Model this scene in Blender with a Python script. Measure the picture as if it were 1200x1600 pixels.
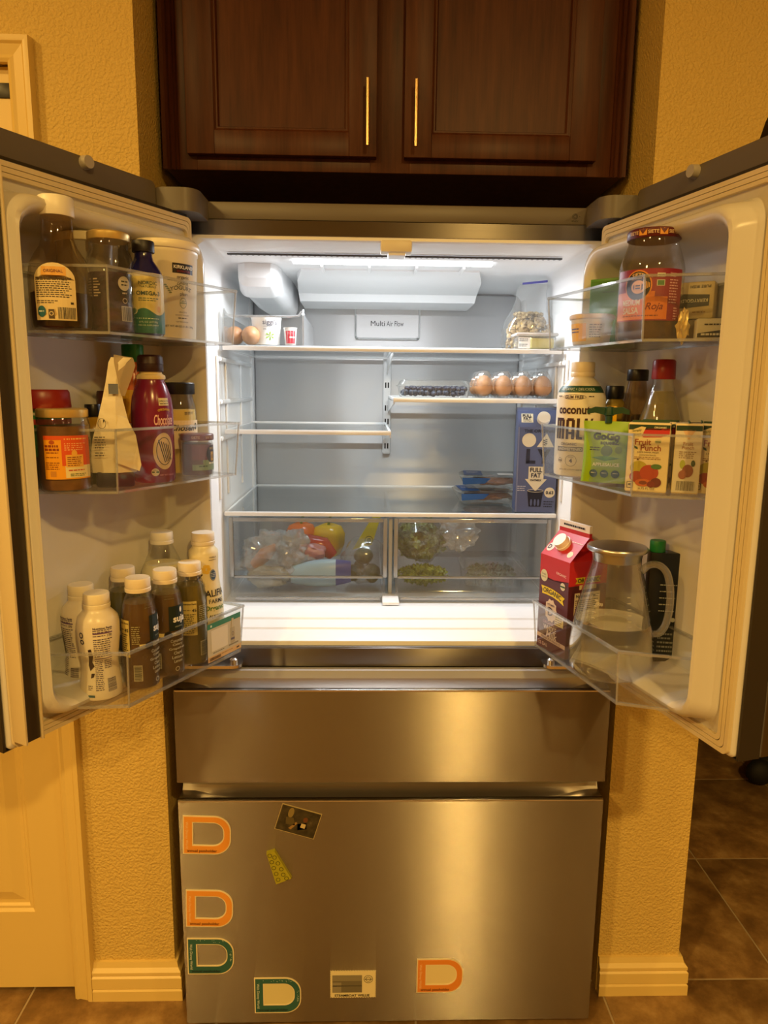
import bpy, bmesh, math, random
from mathutils import Vector, Matrix, noise

for o in list(bpy.data.objects):
    bpy.data.objects.remove(o)
S = bpy.context.scene
COL = S.collection
random.seed(7)
PI = math.pi

# ------------------------------------------------------------------ camera
PITCH, YAW, ROLL = 0.1715, -0.0259, 0.0111
CAM = Vector((-0.0604, -1.3874, 1.4391))
cd = bpy.data.cameras.new('camera')
cam = bpy.data.objects.new('camera', cd)
COL.objects.link(cam)
cd.sensor_fit = 'VERTICAL'
cd.sensor_height = 32.0
cd.lens = 1110.45 * 32.0 / 1600.0
cd.clip_start = 0.02
_f = Vector((-math.sin(YAW) * math.cos(PITCH), math.cos(YAW) * math.cos(PITCH), -math.sin(PITCH)))
_r = Vector((math.cos(YAW), math.sin(YAW), 0))
_u = _r.cross(_f)
_r2 = math.cos(ROLL) * _r + math.sin(ROLL) * _u
_u2 = -math.sin(ROLL) * _r + math.cos(ROLL) * _u
cam.matrix_world = Matrix(((_r2.x, _u2.x, -_f.x, CAM.x), (_r2.y, _u2.y, -_f.y, CAM.y), (_r2.z, _u2.z, -_f.z, CAM.z), (0, 0, 0, 1)))
S.camera = cam

# ------------------------------------------------------------------ world, exposure, lamps
w = bpy.data.worlds.new('world')
S.world = w
w.use_nodes = True
w.node_tree.nodes['Background'].inputs[0].default_value = (1.0, 0.6, 0.2, 1)
w.node_tree.nodes['Background'].inputs[1].default_value = 0.02
S.view_settings.view_transform = 'Standard'
S.view_settings.look = 'None'
S.view_settings.gamma = 1.0
S.view_settings.use_curve_mapping = False
S.view_settings.exposure = 0.0
S.cycles.transparent_max_bounces = 40
S.cycles.max_bounces = 14
S.cycles.glossy_bounces = 6
S.cycles.sample_clamp_indirect = 6.0
S.cycles.blur_glossy = 0.4

WARM = (1.0, 0.63, 0.18)
LED = (0.93, 0.96, 1.0)
# recessed kitchen ceiling lamps: (x, y, watts)
CEIL_Z = 2.74
CAN_LAMPS = [(0.56, -2.55, 58.0), (-1.5, -2.5, 52.0), (-1.75, -1.1, 24.0), (1.9, -2.2, 18.0), (-1.1, -3.8, 10.0)]
FRIDGE_LED_W = 5.8

# ------------------------------------------------------------------ materials
MATS = {}
def lin(c):
    return c / 12.92 if c <= 0.04045 else ((c + 0.055) / 1.055) ** 2.4
def hexc(h):
    h = h.lstrip('#')
    return tuple(lin(int(h[i:i + 2], 16) / 255) for i in (0, 2, 4))
def principled(name, color, rough=0.45, metal=0.0, **kw):
    if name in MATS:
        return MATS[name]
    m = bpy.data.materials.new(name)
    m.use_nodes = True
    b = m.node_tree.nodes['Principled BSDF']
    b.inputs['Base Color'].default_value = (*color, 1)
    b.inputs['Roughness'].default_value = rough
    b.inputs['Metallic'].default_value = metal
    for k, v in kw.items():
        b.inputs[k.replace('_', ' ')].default_value = v
    MATS[name] = m
    return m
def C(h, rough=0.45, metal=0.0):
    return principled('paint_%s_%d_%d' % (h, rough * 100, metal * 100), hexc(h), rough, metal)
def nodes(m):
    return m.node_tree.nodes, m.node_tree.links, m.node_tree.nodes['Principled BSDF']
def tex_coord(N, L, scale=(1, 1, 1)):
    tc = N.new('ShaderNodeTexCoord')
    mp = N.new('ShaderNodeMapping')
    mp.inputs['Scale'].default_value = scale
    L.new(tc.outputs['Object'], mp.inputs['Vector'])
    return mp.outputs['Vector']
def add_noise(N, L, vec, scale, detail=4, rough=0.55):
    n = N.new('ShaderNodeTexNoise')
    n.inputs['Scale'].default_value = scale
    n.inputs['Detail'].default_value = detail
    n.inputs['Roughness'].default_value = rough
    L.new(vec, n.inputs['Vector'])
    return n.outputs['Fac']
def ramp(N, L, fac, stops):
    r = N.new('ShaderNodeValToRGB')
    els = r.color_ramp.elements
    while len(els) < len(stops):
        els.new(0.5)
    for e, (p, c) in zip(els, stops):
        e.position = p
        e.color = (*c, 1)
    L.new(fac, r.inputs['Fac'])
    return r.outputs['Color']
def bump(N, L, b, h, strength, dist=0.002):
    bp = N.new('ShaderNodeBump')
    bp.inputs['Strength'].default_value = strength
    bp.inputs['Distance'].default_value = dist
    L.new(h, bp.inputs['Height'])
    L.new(bp.outputs['Normal'], b.inputs['Normal'])
def mat_wall():
    m = principled('textured_wall_paint', (0.70, 0.505, 0.15), 0.62)
    N, L, b = nodes(m)
    v = tex_coord(N, L)
    h = add_noise(N, L, v, 175, 3, 0.5)
    r = N.new('ShaderNodeValToRGB')
    r.color_ramp.elements[0].position = 0.36
    r.color_ramp.elements[1].position = 0.66
    L.new(h, r.inputs['Fac'])
    bump(N, L, b, r.outputs['Color'], 0.6, 0.003)
    return m
def mat_tile():
    m = principled('stone_tile', (0.3, 0.2, 0.1), 0.42)
    N, L, b = nodes(m)
    tc = N.new('ShaderNodeTexCoord')
    oi = N.new('ShaderNodeObjectInfo')
    add = N.new('ShaderNodeVectorMath'); add.operation = 'ADD'
    sc = N.new('ShaderNodeVectorMath'); sc.operation = 'SCALE'
    cmb = N.new('ShaderNodeCombineXYZ')
    L.new(oi.outputs['Random'], cmb.inputs[0]); L.new(oi.outputs['Random'], cmb.inputs[1])
    sc.inputs['Scale'].default_value = 37.0
    L.new(cmb.outputs[0], sc.inputs[0])
    L.new(tc.outputs['Object'], add.inputs[0]); L.new(sc.outputs[0], add.inputs[1])
    f = add_noise(N, L, add.outputs[0], 9, 9, 0.66)
    c = ramp(N, L, f, [(0.30, (0.12, 0.066, 0.025)), (0.47, (0.23, 0.130, 0.048)), (0.58, (0.33, 0.20, 0.078)), (0.74, (0.50, 0.34, 0.16))])
    L.new(c, b.inputs['Base Color'])
    bump(N, L, b, f, 0.25, 0.003)
    return m
def mat_wood():
    m = principled('dark_cherry_wood', (0.09, 0.035, 0.018), 0.42, 0.0, Specular_IOR_Level=0.28)
    N, L, b = nodes(m)
    v = tex_coord(N, L, (16, 16, 1.6))
    f = add_noise(N, L, v, 3.0, 8, 0.6)
    v2 = tex_coord(N, L, (90, 90, 3))
    f2 = add_noise(N, L, v2, 3.0, 3, 0.5)
    mx = N.new('ShaderNodeMath'); mx.operation = 'MULTIPLY_ADD'
    mx.inputs[1].default_value = 0.35
    L.new(f2, mx.inputs[0]); L.new(f, mx.inputs[2])
    c = ramp(N, L, mx.outputs[0], [(0.40, (0.034, 0.0085, 0.004)), (0.62, (0.066, 0.018, 0.0075)), (0.95, (0.105, 0.034, 0.013))])
    L.new(c, b.inputs['Base Color'])
    bump(N, L, b, f2, 0.06, 0.001)
    return m
def mat_steel(name, col, rough, bs=0.05, stretch=(2.5, 2.5, 900)):
    m = principled(name, col, rough, 1.0)
    N, L, b = nodes(m)
    b.inputs['Anisotropic'].default_value = 1.0
    b.inputs['Anisotropic Rotation'].default_value = 0.25
    tg = N.new('ShaderNodeTangent'); tg.direction_type = 'RADIAL'; tg.axis = 'Z'
    L.new(tg.outputs[0], b.inputs['Tangent'])
    v = tex_coord(N, L, stretch)
    f = add_noise(N, L, v, 1.0, 3, 0.6)
    mr = N.new('ShaderNodeMapRange')
    mr.inputs[3].default_value = rough - 0.03; mr.inputs[4].default_value = rough + 0.04
    L.new(f, mr.inputs[0]); L.new(mr.outputs[0], b.inputs['Roughness'])
    return m
def mat_brushed(name, col, rough, spread):
    '''horizontally brushed sheet: the fine scratches tilt the surface up and down at random'''
    m = principled(name, col, rough, 1.0)
    N, L, b = nodes(m)
    geo = N.new('ShaderNodeNewGeometry')
    acc = None
    for k in range(2):
        wn = N.new('ShaderNodeTexWhiteNoise'); wn.noise_dimensions = '3D'
        mp = N.new('ShaderNodeVectorMath'); mp.operation = 'MULTIPLY_ADD'
        mp.inputs[1].default_value = (3000, 3000, 90000); mp.inputs[2].default_value = (k * 17.3, 0, k * 5.1)
        L.new(geo.outputs['Position'], mp.inputs[0]); L.new(mp.outputs[0], wn.inputs['Vector'])
        s = N.new('ShaderNodeMath'); s.operation = 'SUBTRACT'; s.inputs[1].default_value = 0.5
        L.new(wn.outputs['Value'], s.inputs[0])
        if acc is None:
            acc = s.outputs[0]
        else:
            ad = N.new('ShaderNodeMath'); ad.operation = 'ADD'
            L.new(acc, ad.inputs[0]); L.new(s.outputs[0], ad.inputs[1]); acc = ad.outputs[0]
    ml = N.new('ShaderNodeMath'); ml.operation = 'MULTIPLY'; ml.inputs[1].default_value = spread
    L.new(acc, ml.inputs[0])
    cx = N.new('ShaderNodeCombineXYZ'); L.new(ml.outputs[0], cx.inputs[2])
    ad = N.new('ShaderNodeVectorMath'); ad.operation = 'ADD'
    L.new(geo.outputs['Normal'], ad.inputs[0]); L.new(cx.outputs[0], ad.inputs[1])
    nm = N.new('ShaderNodeVectorMath'); nm.operation = 'NORMALIZE'; L.new(ad.outputs[0], nm.inputs[0])
    L.new(nm.outputs[0], b.inputs['Normal'])
    return m
def mat_paintwood():
    m = principled('painted_trim', (0.76, 0.57, 0.20), 0.38)
    N, L, b = nodes(m)
    v = tex_coord(N, L, (40, 40, 3))
    f = add_noise(N, L, v, 2.0, 4, 0.5)
    bump(N, L, b, f, 0.08, 0.001)
    return m
def thin_clear(name, tint=(0.97, 0.98, 0.98), base=0.05, edge=0.55, rough=0.04, haze=0.03, hazecol=(0.9, 0.93, 0.95), power=3.0):
    """thin clear plastic or glass sheet: see-through, reflective towards grazing angles, a little hazy"""
    if name in MATS:
        return MATS[name]
    m = bpy.data.materials.new(name)
    m.use_nodes = True
    N, L = m.node_tree.nodes, m.node_tree.links
    N.remove(N['Principled BSDF'])
    out = N['Material Output']
    tr = N.new('ShaderNodeBsdfTransparent'); tr.inputs[0].default_value = (*tint, 1)
    gl = N.new('ShaderNodeBsdfGlossy'); gl.inputs['Roughness'].default_value = rough
    df = N.new('ShaderNodeBsdfDiffuse'); df.inputs[0].default_value = (*hazecol, 1)
    lw = N.new('ShaderNodeLayerWeight'); lw.inputs[0].default_value = 0.5
    pw = N.new('ShaderNodeMath'); pw.operation = 'POWER'; pw.inputs[1].default_value = power
    ma = N.new('ShaderNodeMath'); ma.operation = 'MULTIPLY_ADD'; ma.inputs[1].default_value = edge; ma.inputs[2].default_value = base
    ma.use_clamp = True
    L.new(lw.outputs['Facing'], pw.inputs[0]); L.new(pw.outputs[0], ma.inputs[0])
    m1 = N.new('ShaderNodeMixShader'); m1.inputs[0].default_value = haze
    L.new(tr.outputs[0], m1.inputs[1]); L.new(df.outputs[0], m1.inputs[2])
    m2 = N.new('ShaderNodeMixShader')
    L.new(ma.outputs[0], m2.inputs[0]); L.new(m1.outputs[0], m2.inputs[1]); L.new(gl.outputs[0], m2.inputs[2])
    L.new(m2.outputs[0], out.inputs['Surface'])
    MATS[name] = m
    return m
def emit(name, col, strength):
    if name in MATS:
        return MATS[name]
    m = bpy.data.materials.new(name)
    m.use_nodes = True
    N, L = m.node_tree.nodes, m.node_tree.links
    N.remove(N['Principled BSDF'])
    e = N.new('ShaderNodeEmission')
    e.inputs[0].default_value = (*col, 1); e.inputs[1].default_value = strength
    L.new(e.outputs[0], N['Material Output'].inputs['Surface'])
    MATS[name] = m
    return m
def speckle(name, stops, scale=30, rough=0.5, detail=5, bumps=0.2, bdist=0.002):
    m = principled(name, stops[0][1], rough)
    N, L, b = nodes(m)
    v = tex_coord(N, L)
    f = add_noise(N, L, v, scale, detail, 0.6)
    L.new(ramp(N, L, f, stops), b.inputs['Base Color'])
    if bumps:
        bump(N, L, b, f, bumps, bdist)
    return m

WALL = mat_wall(); TILE = mat_tile(); WOOD = mat_wood(); TRIM = mat_paintwood()
STEEL = mat_brushed('brushed_steel', (0.345, 0.315, 0.275), 0.19, 1.3)
STEEL_SM = principled('smooth_steel_grip', (0.50, 0.47, 0.44), 0.3, 1.0)
STEEL_DK = mat_steel('dark_brushed_steel', (0.20, 0.185, 0.17), 0.40)
BACKSTEEL = mat_steel('brushed_back_panel', (0.66, 0.66, 0.66), 0.46, 0.06, (1.2, 1.2, 260))
BACKSTEEL.node_tree.nodes['Principled BSDF'].inputs['Metallic'].default_value = 0.55
GREYP = principled('grey_painted_case', (0.135, 0.115, 0.095), 0.42)
DARKP = principled('dark_plastic', (0.02, 0.018, 0.016), 0.4)
LINER = principled('white_liner_plastic', (0.84, 0.85, 0.86), 0.3)
LINERD = principled('door_liner_plastic', (0.64, 0.61, 0.56), 0.22)
GASKET = principled('cream_gasket_rubber', (0.66, 0.55, 0.34), 0.55)
CHROME = principled('chrome', (0.75, 0.74, 0.72), 0.15, 1.0)
BRASS = principled('brushed_brass', (0.62, 0.44, 0.22), 0.28, 1.0)
GOLDLID = principled('gold_lid_metal', (0.74, 0.56, 0.22), 0.32, 0.6)
BINP = thin_clear('clear_bin_plastic', (0.965, 0.972, 0.972), 0.03, 0.5, 0.03, 0.012)
BINRIM = thin_clear('clear_bin_rim', (0.84, 0.86, 0.87), 0.2, 0.6, 0.05, 0.16)
GLASS = thin_clear('jar_glass', (0.95, 0.96, 0.95), 0.05, 0.75, 0.02, 0.01)
SHELFG = thin_clear('shelf_glass', (0.92, 0.95, 0.955), 0.06, 0.75, 0.03, 0.05, (0.75, 0.83, 0.86), 2.2)
CRISP = thin_clear('crisper_plastic', (0.94, 0.945, 0.95), 0.04, 0.5, 0.05, 0.03)
FILMW = thin_clear('white_plastic_film', (0.86, 0.87, 0.87), 0.12, 0.7, 0.12, 0.24, (0.85, 0.87, 0.87), 1.7)
FILM = thin_clear('plastic_film', (0.90, 0.91, 0.91), 0.085, 0.7, 0.10, 0.06, (0.75, 0.77, 0.76), 1.7)
CLAM = thin_clear('clamshell_plastic', (0.93, 0.94, 0.94), 0.07, 0.75, 0.08, 0.05, (0.9, 0.92, 0.93), 2.0)
SILV = principled('silver_trim', (0.80, 0.81, 0.82), 0.32, 0.0)

# ------------------------------------------------------------------ mesh building
class MB:
    def __init__(self):
        self.v = []; self.f = []; self.m = []; self.mats = []
    def mi(self, mat):
        if mat not in self.mats:
            self.mats.append(mat)
        return self.mats.index(mat)
    def add(self, vs, fs, mat):
        o = len(self.v); k = self.mi(mat)
        self.v.extend([tuple(p) for p in vs])
        for f in fs:
            self.f.append([i + o for i in f]); self.m.append(k)
        return self
    def box(self, x0, x1, y0, y1, z0, z1, mat, c=0.0):
        if x1 < x0: x0, x1 = x1, x0
        if y1 < y0: y0, y1 = y1, y0
        if z1 < z0: z0, z1 = z1, z0
        c = min(c, (x1 - x0) * 0.45, (y1 - y0) * 0.45, (z1 - z0) * 0.45)
        if c <= 0:
            vs = [(x, y, z) for z in (z0, z1) for y in (y0, y1) for x in (x0, x1)]
            fs = [(0, 2, 3, 1), (4, 5, 7, 6), (0, 1, 5, 4), (2, 6, 7, 3), (0, 4, 6, 2), (1, 3, 7, 5)]
            return self.add(vs, fs, mat)
        bm = bmesh.new()
        r = bmesh.ops.create_cube(bm, size=1.0)
        for vv in bm.verts:
            vv.co = Vector(((x0 + x1) / 2 + vv.co.x * (x1 - x0), (y0 + y1) / 2 + vv.co.y * (y1 - y0), (z0 + z1) / 2 + vv.co.z * (z1 - z0)))
        bmesh.ops.bevel(bm, geom=list(bm.edges), offset=c, segments=2, affect='EDGES', profile=0.5)
        return self.bm(bm, mat)
    def bm(self, bm, mat):
        bm.verts.index_update()
        self.add([tuple(v.co) for v in bm.verts], [[v.index for v in f.verts] for f in bm.faces], mat)
        bm.free()
        return self
    def loft(self, rings, mat, cap0=True, cap1=True, closed=True):
        n = len(rings[0]); vs = [p for r in rings for p in r]; fs = []
        for i in range(len(rings) - 1):
            for j in range(n if closed else n - 1):
                a = i * n + j; b = i * n + (j + 1) % n
                fs.append((a, b, b + n, a + n))
        if cap0: fs.append(tuple(range(n))[::-1])
        if cap1: fs.append(tuple(range((len(rings) - 1) * n, len(rings) * n)))
        return self.add(vs, fs, mat)
    def lathe(self, prof, mat, seg=28, cx=0, cy=0, rib=0, ribd=0.0, cap0=True, cap1=True, sq=0.0):
        rings = []
        for r, z in prof:
            ring = []
            for k in range(seg):
                a = 2 * PI * k / seg
                rr = r * (1 - (ribd if rib and (k % 2) else 0))
                ca, sa = math.cos(a), math.sin(a)
                if sq:
                    q = (abs(ca) ** (2 + sq) + abs(sa) ** (2 + sq)) ** (-1 / (2 + sq))
                    rr *= q
                ring.append((cx + rr * ca, cy + rr * sa, z))
            rings.append(ring)
        return self.loft(rings, mat, cap0, cap1)
    def tube(self, pts, r, mat, seg=8, caps=True):
        pts = [Vector(p) for p in pts]; rings = []
        rs = r if isinstance(r, (list, tuple)) else [r] * len(pts)
        t0 = (pts[1] - pts[0]).normalized()
        up = Vector((0, 0, 1)) if abs(t0.z) < 0.9 else Vector((1, 0, 0))
        nrm = (up - t0 * up.dot(t0)).normalized()
        for i, p in enumerate(pts):
            a = pts[max(i - 1, 0)]; b = pts[min(i + 1, len(pts) - 1)]
            t = (b - a).normalized()
            nrm = (nrm - t * nrm.dot(t)).normalized()
            bn = t.cross(nrm)
            rings.append([tuple(p + rs[i] * (math.cos(2 * PI * k / seg) * nrm + math.sin(2 * PI * k / seg) * bn)) for k in range(seg)])
        return self.loft(rings, mat, caps, caps)
    def prism(self, poly, axis, a0, a1, mat):
        """poly: 2D outline, extruded along axis from a0 to a1"""
        def P(p, a):
            return {'x': (a, p[0], p[1]), 'y': (p[0], a, p[1]), 'z': (p[0], p[1], a)}[axis]
        return self.loft([[P(p, a0) for p in poly], [P(p, a1) for p in poly]], mat)
    def ball(self, c, r, mat, sub=2, scale=(1, 1, 1), amp=0.0, freq=1.0, seed=0.0):
        bm = bmesh.new()
        bmesh.ops.create_icosphere(bm, subdivisions=sub, radius=1.0)
        for vv in bm.verts:
            d = vv.co.copy()
            k = 1.0 + (amp * noise.fractal(d * freq + Vector((seed, seed * 1.7, 0)), 1.0, 2.0, 4) if amp else 0)
            vv.co = Vector((c[0] + d.x * r * scale[0] * k, c[1] + d.y * r * scale[1] * k, c[2] + d.z * r * scale[2] * k))
        return self.bm(bm, mat)
    def build(self, name, parent=None, smooth=35, recalc=True, loc=None):
        me = bpy.data.meshes.new(name)
        me.from_pydata(self.v, [], self.f)
        for m in self.mats:
            me.materials.append(m)
        me.polygons.foreach_set('material_index', self.m)
        if recalc:
            bm = bmesh.new(); bm.from_mesh(me)
            bmesh.ops.recalc_face_normals(bm, faces=bm.faces)
            bm.to_mesh(me); bm.free()
        if smooth:
            me.polygons.foreach_set('use_smooth', [True] * len(me.polygons))
            me.set_sharp_from_angle(angle=math.radians(smooth))
        me.update()
        o = bpy.data.objects.new(name, me)
        COL.objects.link(o)
        if parent is not None:
            o.parent = parent
        if loc is not None:
            o.location = loc
        return o
def tag(o, label=None, cat=None, group=None, kind=None):
    if label: o['label'] = label
    if cat: o['category'] = cat
    if group: o['group'] = group
    if kind: o['kind'] = kind
    return o
def thing(name, label, cat, loc=(0, 0, 0), rz=0.0, group=None):
    o = bpy.data.objects.new(name, None)
    o.empty_display_size = 0.02
    COL.objects.link(o)
    o.location = loc; o.rotation_euler = (0, 0, rz)
    return tag(o, label, cat, group)
def copy_tree(o, parent=None):
    c = o.copy(); COL.objects.link(c)
    if parent is not None: c.parent = parent
    for ch in list(o.children):
        copy_tree(ch, c)
    return c
def rrect(x0, x1, z0, z1, r, seg=6):
    """rounded rectangle outline (counter-clockwise) as (a, b) pairs"""
    pts = []
    r = min(r, (x1 - x0) * 0.49, (z1 - z0) * 0.49)
    for cx, cz, a0 in ((x1 - r, z1 - r, 0), (x0 + r, z1 - r, 90), (x0 + r, z0 + r, 180), (x1 - r, z0 + r, 270)):
        for k in range(seg + 1):
            a = math.radians(a0 + 90 * k / seg)
            pts.append((cx + r * math.cos(a), cz + r * math.sin(a)))
    return pts

# ------------------------------------------------------------------ printed art (labels and lettering)
_tcache = {}
def text_mesh(s, bold=0.0, shear=0.0):
    key = (s, bold, shear)
    if key in _tcache:
        return _tcache[key]
    cu = bpy.data.curves.new('txt', 'FONT')
    cu.body = s; cu.align_x = 'LEFT'; cu.size = 1.0; cu.resolution_u = 3
    cu.offset = bold; cu.shear = shear
    ob = bpy.data.objects.new('txt', cu)
    me = ob.to_mesh()
    vs = [(v.co.x, v.co.y) for v in me.vertices]
    fs = [list(p.vertices) for p in me.polygons]
    ob.to_mesh_clear()
    bpy.data.objects.remove(ob); bpy.data.curves.remove(cu)
    x0 = min(v[0] for v in vs); x1 = max(v[0] for v in vs); y0 = min(v[1] for v in vs); y1 = max(v[1] for v in vs)
    res = ([(a - x0, b - y0) for a, b in vs], fs, x1 - x0, y1 - y0)
    _tcache[key] = res
    return res
class Art:
    """flat print laid out in (s, t) metres and wrapped on a surface by mapf(s, t, lift)"""
    def __init__(self, mapf, tmin=None):
        self.mapf = mapf; self.lab = MB(); self.let = MB(); self.k = 0
    def _l(self, layer):
        return 0.00045 + 0.00035 * layer
    def rect(self, s0, s1, t0, t1, mat, layer=0, n=None, m=None):
        m = m or max(1, int(abs(t1 - t0) / 0.006))
        n = n or max(1, int(abs(s1 - s0) / 0.006)); l = self._l(layer)
        vs = [self.mapf(s0 + (s1 - s0) * i / n, t0 + (t1 - t0) * j / m, l) for j in range(m + 1) for i in range(n + 1)]
        fs = [(j * (n + 1) + i, j * (n + 1) + i + 1, (j + 1) * (n + 1) + i + 1, (j + 1) * (n + 1) + i) for j in range(m) for i in range(n)]
        self.lab.add(vs, fs, mat); return self
    def poly(self, pts, mat, layer=1):
        """convex or star-shaped outline, fan from its centre"""
        l = self._l(layer)
        c = (sum(p[0] for p in pts) / len(pts), sum(p[1] for p in pts) / len(pts))
        n = len(pts); K = max(1, min(6, int(max(math.hypot(p[0] - c[0], p[1] - c[1]) for p in pts) / 0.004)))
        vs = []
        for q in range(K):
            k = 1 - q / K
            vs += [self.mapf(c[0] + (p[0] - c[0]) * k, c[1] + (p[1] - c[1]) * k, l) for p in pts]
        vs.append(self.mapf(*c, l))
        fs = []
        for i in range(n):
            j = (i + 1) % n
            for q in range(K - 1):
                fs.append((q * n + i, q * n + j, q * n + n + j, q * n + n + i))
            fs.append(((K - 1) * n + i, (K - 1) * n + j, K * n))
        self.lab.add(vs, fs, mat); return self
    def ell(self, cs, ct, rs, rt, mat, layer=1, n=24):
        return self.poly([(cs + rs * math.cos(2 * PI * k / n), ct + rt * math.sin(2 * PI * k / n)) for k in range(n)], mat, layer)
    def ring(self, cs, ct, rs, rt, wd, mat, layer=1, n=24):
        l = self._l(layer)
        o = [self.mapf(cs + rs * math.cos(2 * PI * k / n), ct + rt * math.sin(2 * PI * k / n), l) for k in range(n)]
        i = [self.mapf(cs + (rs - wd) * math.cos(2 * PI * k / n), ct + (rt - wd) * math.sin(2 * PI * k / n), l) for k in range(n)]
        self.lab.add(o + i, [(k, (k + 1) % n, n + (k + 1) % n, n + k) for k in range(n)], mat); return self
    def text(self, s, cs, ct, mat, h=None, w=None, layer=2, bold=0.0, rot=0.0, shear=0.0, arc=0.0):
        vs, fs, W, H = text_mesh(s, bold, shear)
        if h and w: kx, ky = w / W, h / H
        elif h: kx = ky = h / H
        else: kx = ky = w / W
        l = self._l(layer); ca, sa = math.cos(rot), math.sin(rot); out = []
        for a, b in vs:
            x = (a - W / 2) * kx; y = (b - H / 2) * ky
            if arc: y += arc * (1 - (2 * x / (W * kx)) ** 2)
            out.append(self.mapf(cs + x * ca - y * sa, ct + x * sa + y * ca, l))
        self.let.add(out, fs, mat); return self
    def lines(self, s0, s1, t1, n, pitch, mat, hgt=None, layer=1, seed=1):
        """rows of small print too fine to read"""
        rnd = random.Random(seed); hgt = hgt or pitch * 0.42
        for i in range(n):
            t = t1 - i * pitch; s = s0
            e = s1 - rnd.random() * (s1 - s0) * 0.22
            while s < e:
                wd = min(0.0016 + rnd.random() * 0.0045, e - s)
                self.rect(s, s + wd, t - hgt, t, mat, layer, n=1)
                s += wd + 0.0011
        return self
    def barcode(self, s0, s1, t0, t1, mat, bg, layer=1, seed=3, horizontal=False):
        rnd = random.Random(seed)
        self.rect(s0 - 0.001, s1 + 0.001, t0 - 0.001, t1 + 0.001, bg, layer)
        if horizontal:
            t = t0
            while t < t1:
                wd = 0.0004 + rnd.random() * 0.0008
                self.rect(s0, s1, t, min(t + wd, t1), mat, layer + 1, n=2); t += wd + 0.0005 + rnd.random() * 0.0005
        else:
            s = s0
            while s < s1:
                wd = 0.0004 + rnd.random() * 0.0008
                self.rect(s, min(s + wd, s1), t0, t1, mat, layer + 1, n=1); s += wd + 0.0005 + rnd.random() * 0.0005
        return self
    def build(self, parent, name='label'):
        lb = None
        if self.lab.v:
            lb = self.lab.build(name, parent, smooth=None, recalc=False)
        if self.let.v:
            self.let.build('lettering', lb if (lb is not None and parent.parent is None) else parent, smooth=None, recalc=False)
        return lb
def cylmap(prof, R0=None, sq=0.0):
    zs = [p[1] for p in prof]
    def rad(t):
        for (r0, z0), (r1, z1) in zip(prof, prof[1:]):
            if z0 <= t <= z1 and z1 > z0:
                return r0 + (r1 - r0) * (t - z0) / (z1 - z0)
        return prof[-1][0] if t > zs[-1] else prof[0][0]
    RR = R0 or max(p[0] for p in prof)
    def f(s, t, l):
        a = s / RR; r = rad(t)
        if sq:
            ca, sa = math.sin(a), math.cos(a)
            r *= (abs(ca) ** (2 + sq) + abs(sa) ** (2 + sq)) ** (-1 / (2 + sq))
        r += l
        return (r * math.sin(a), -r * math.cos(a), t)
    return f
def planemap(o, sx, tx):
    o = Vector(o); sx = Vector(sx).normalized(); tx = Vector(tx).normalized(); n = sx.cross(tx)
    def f(s, t, l):
        return tuple(o + sx * s + tx * t + n * l)
    return f
def face_cam(p, turn=0.0):
    d = CAM - Vector(p)
    return math.atan2(d.y, d.x) + PI / 2 + math.radians(turn)
# ================================================================== the room
def struct(name, mb, parent=None, **k):
    o = mb.build(name, parent, **k)
    if parent is None:
        o['kind'] = 'structure'
    return o
YW = 0.11          # front face of the walls beside the refrigerator
AX0, AX1 = -0.508, 0.508   # sides of the refrigerator alcove
RX = 0.705         # end of the short wall on the right, start of the archway

# floor: slab of grout with single tiles set on it
GROUT = principled('grout', (0.40, 0.31, 0.20), 0.8)
floor = struct('floor', MB().box(-3.2, 3.4, -4.6, 4.4, -0.06, -0.0015, GROUT), smooth=None)
T = 0.4585
tm = MB().box(-T / 2 + 0.0025, T / 2 - 0.0025, -T / 2 + 0.0025, T / 2 - 0.0025, -0.02, 0.0, TILE, 0.0012)
tile0 = None
rest = MB()
for i in range(-8, 8):
    for j in range(-11, 10):
        x = 0.521 + (i + 0.5) * T; y = 0.138 + (j + 0.5) * T
        if not (-3.2 + T / 2 < x < 3.4 - T / 2 and -4.6 + T / 2 < y < 4.4 - T / 2):
            continue
        if -1.9 < x < 2.7 and -1.2 < y < 3.6:
            if tile0 is None:
                tile0 = tm.build('tile', floor); o = tile0
            else:
                o = tile0.copy(); COL.objects.link(o)
            o.location = (x, y, 0); o.rotation_euler = (0, 0, 0)
        else:
            rest.box(x - T / 2 + 0.0025, x + T / 2 - 0.0025, y - T / 2 + 0.0025, y + T / 2 - 0.0025, -0.02, 0.0, TILE)
ro = rest.build('far_tiles', floor, smooth=None); ro['kind'] = 'stuff'

struct('ceiling', MB().box(-3.2, 3.4, -4.6, 4.4, CEIL_Z + 0.002, CEIL_Z + 0.1, principled('ceiling_paint', (0.72, 0.68, 0.58), 0.7)), smooth=None)
# left wall, with the pantry door set in it
DX1 = -0.742; DX0 = -1.55; DZ = 2.045
wl = MB()
wl.box(DX1, AX0, YW, 0.95, 0, CEIL_Z, WALL)
wl.box(DX0, DX1, YW, 0.95, DZ, CEIL_Z, WALL)
wl.box(-3.2, DX0, YW, 0.95, 0, CEIL_Z, WALL)
struct('wall_left', wl, smooth=None)
struct('wall_back', MB().box(AX0, AX1, 0.87, 0.95, 0, CEIL_Z, WALL), smooth=None)
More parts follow.
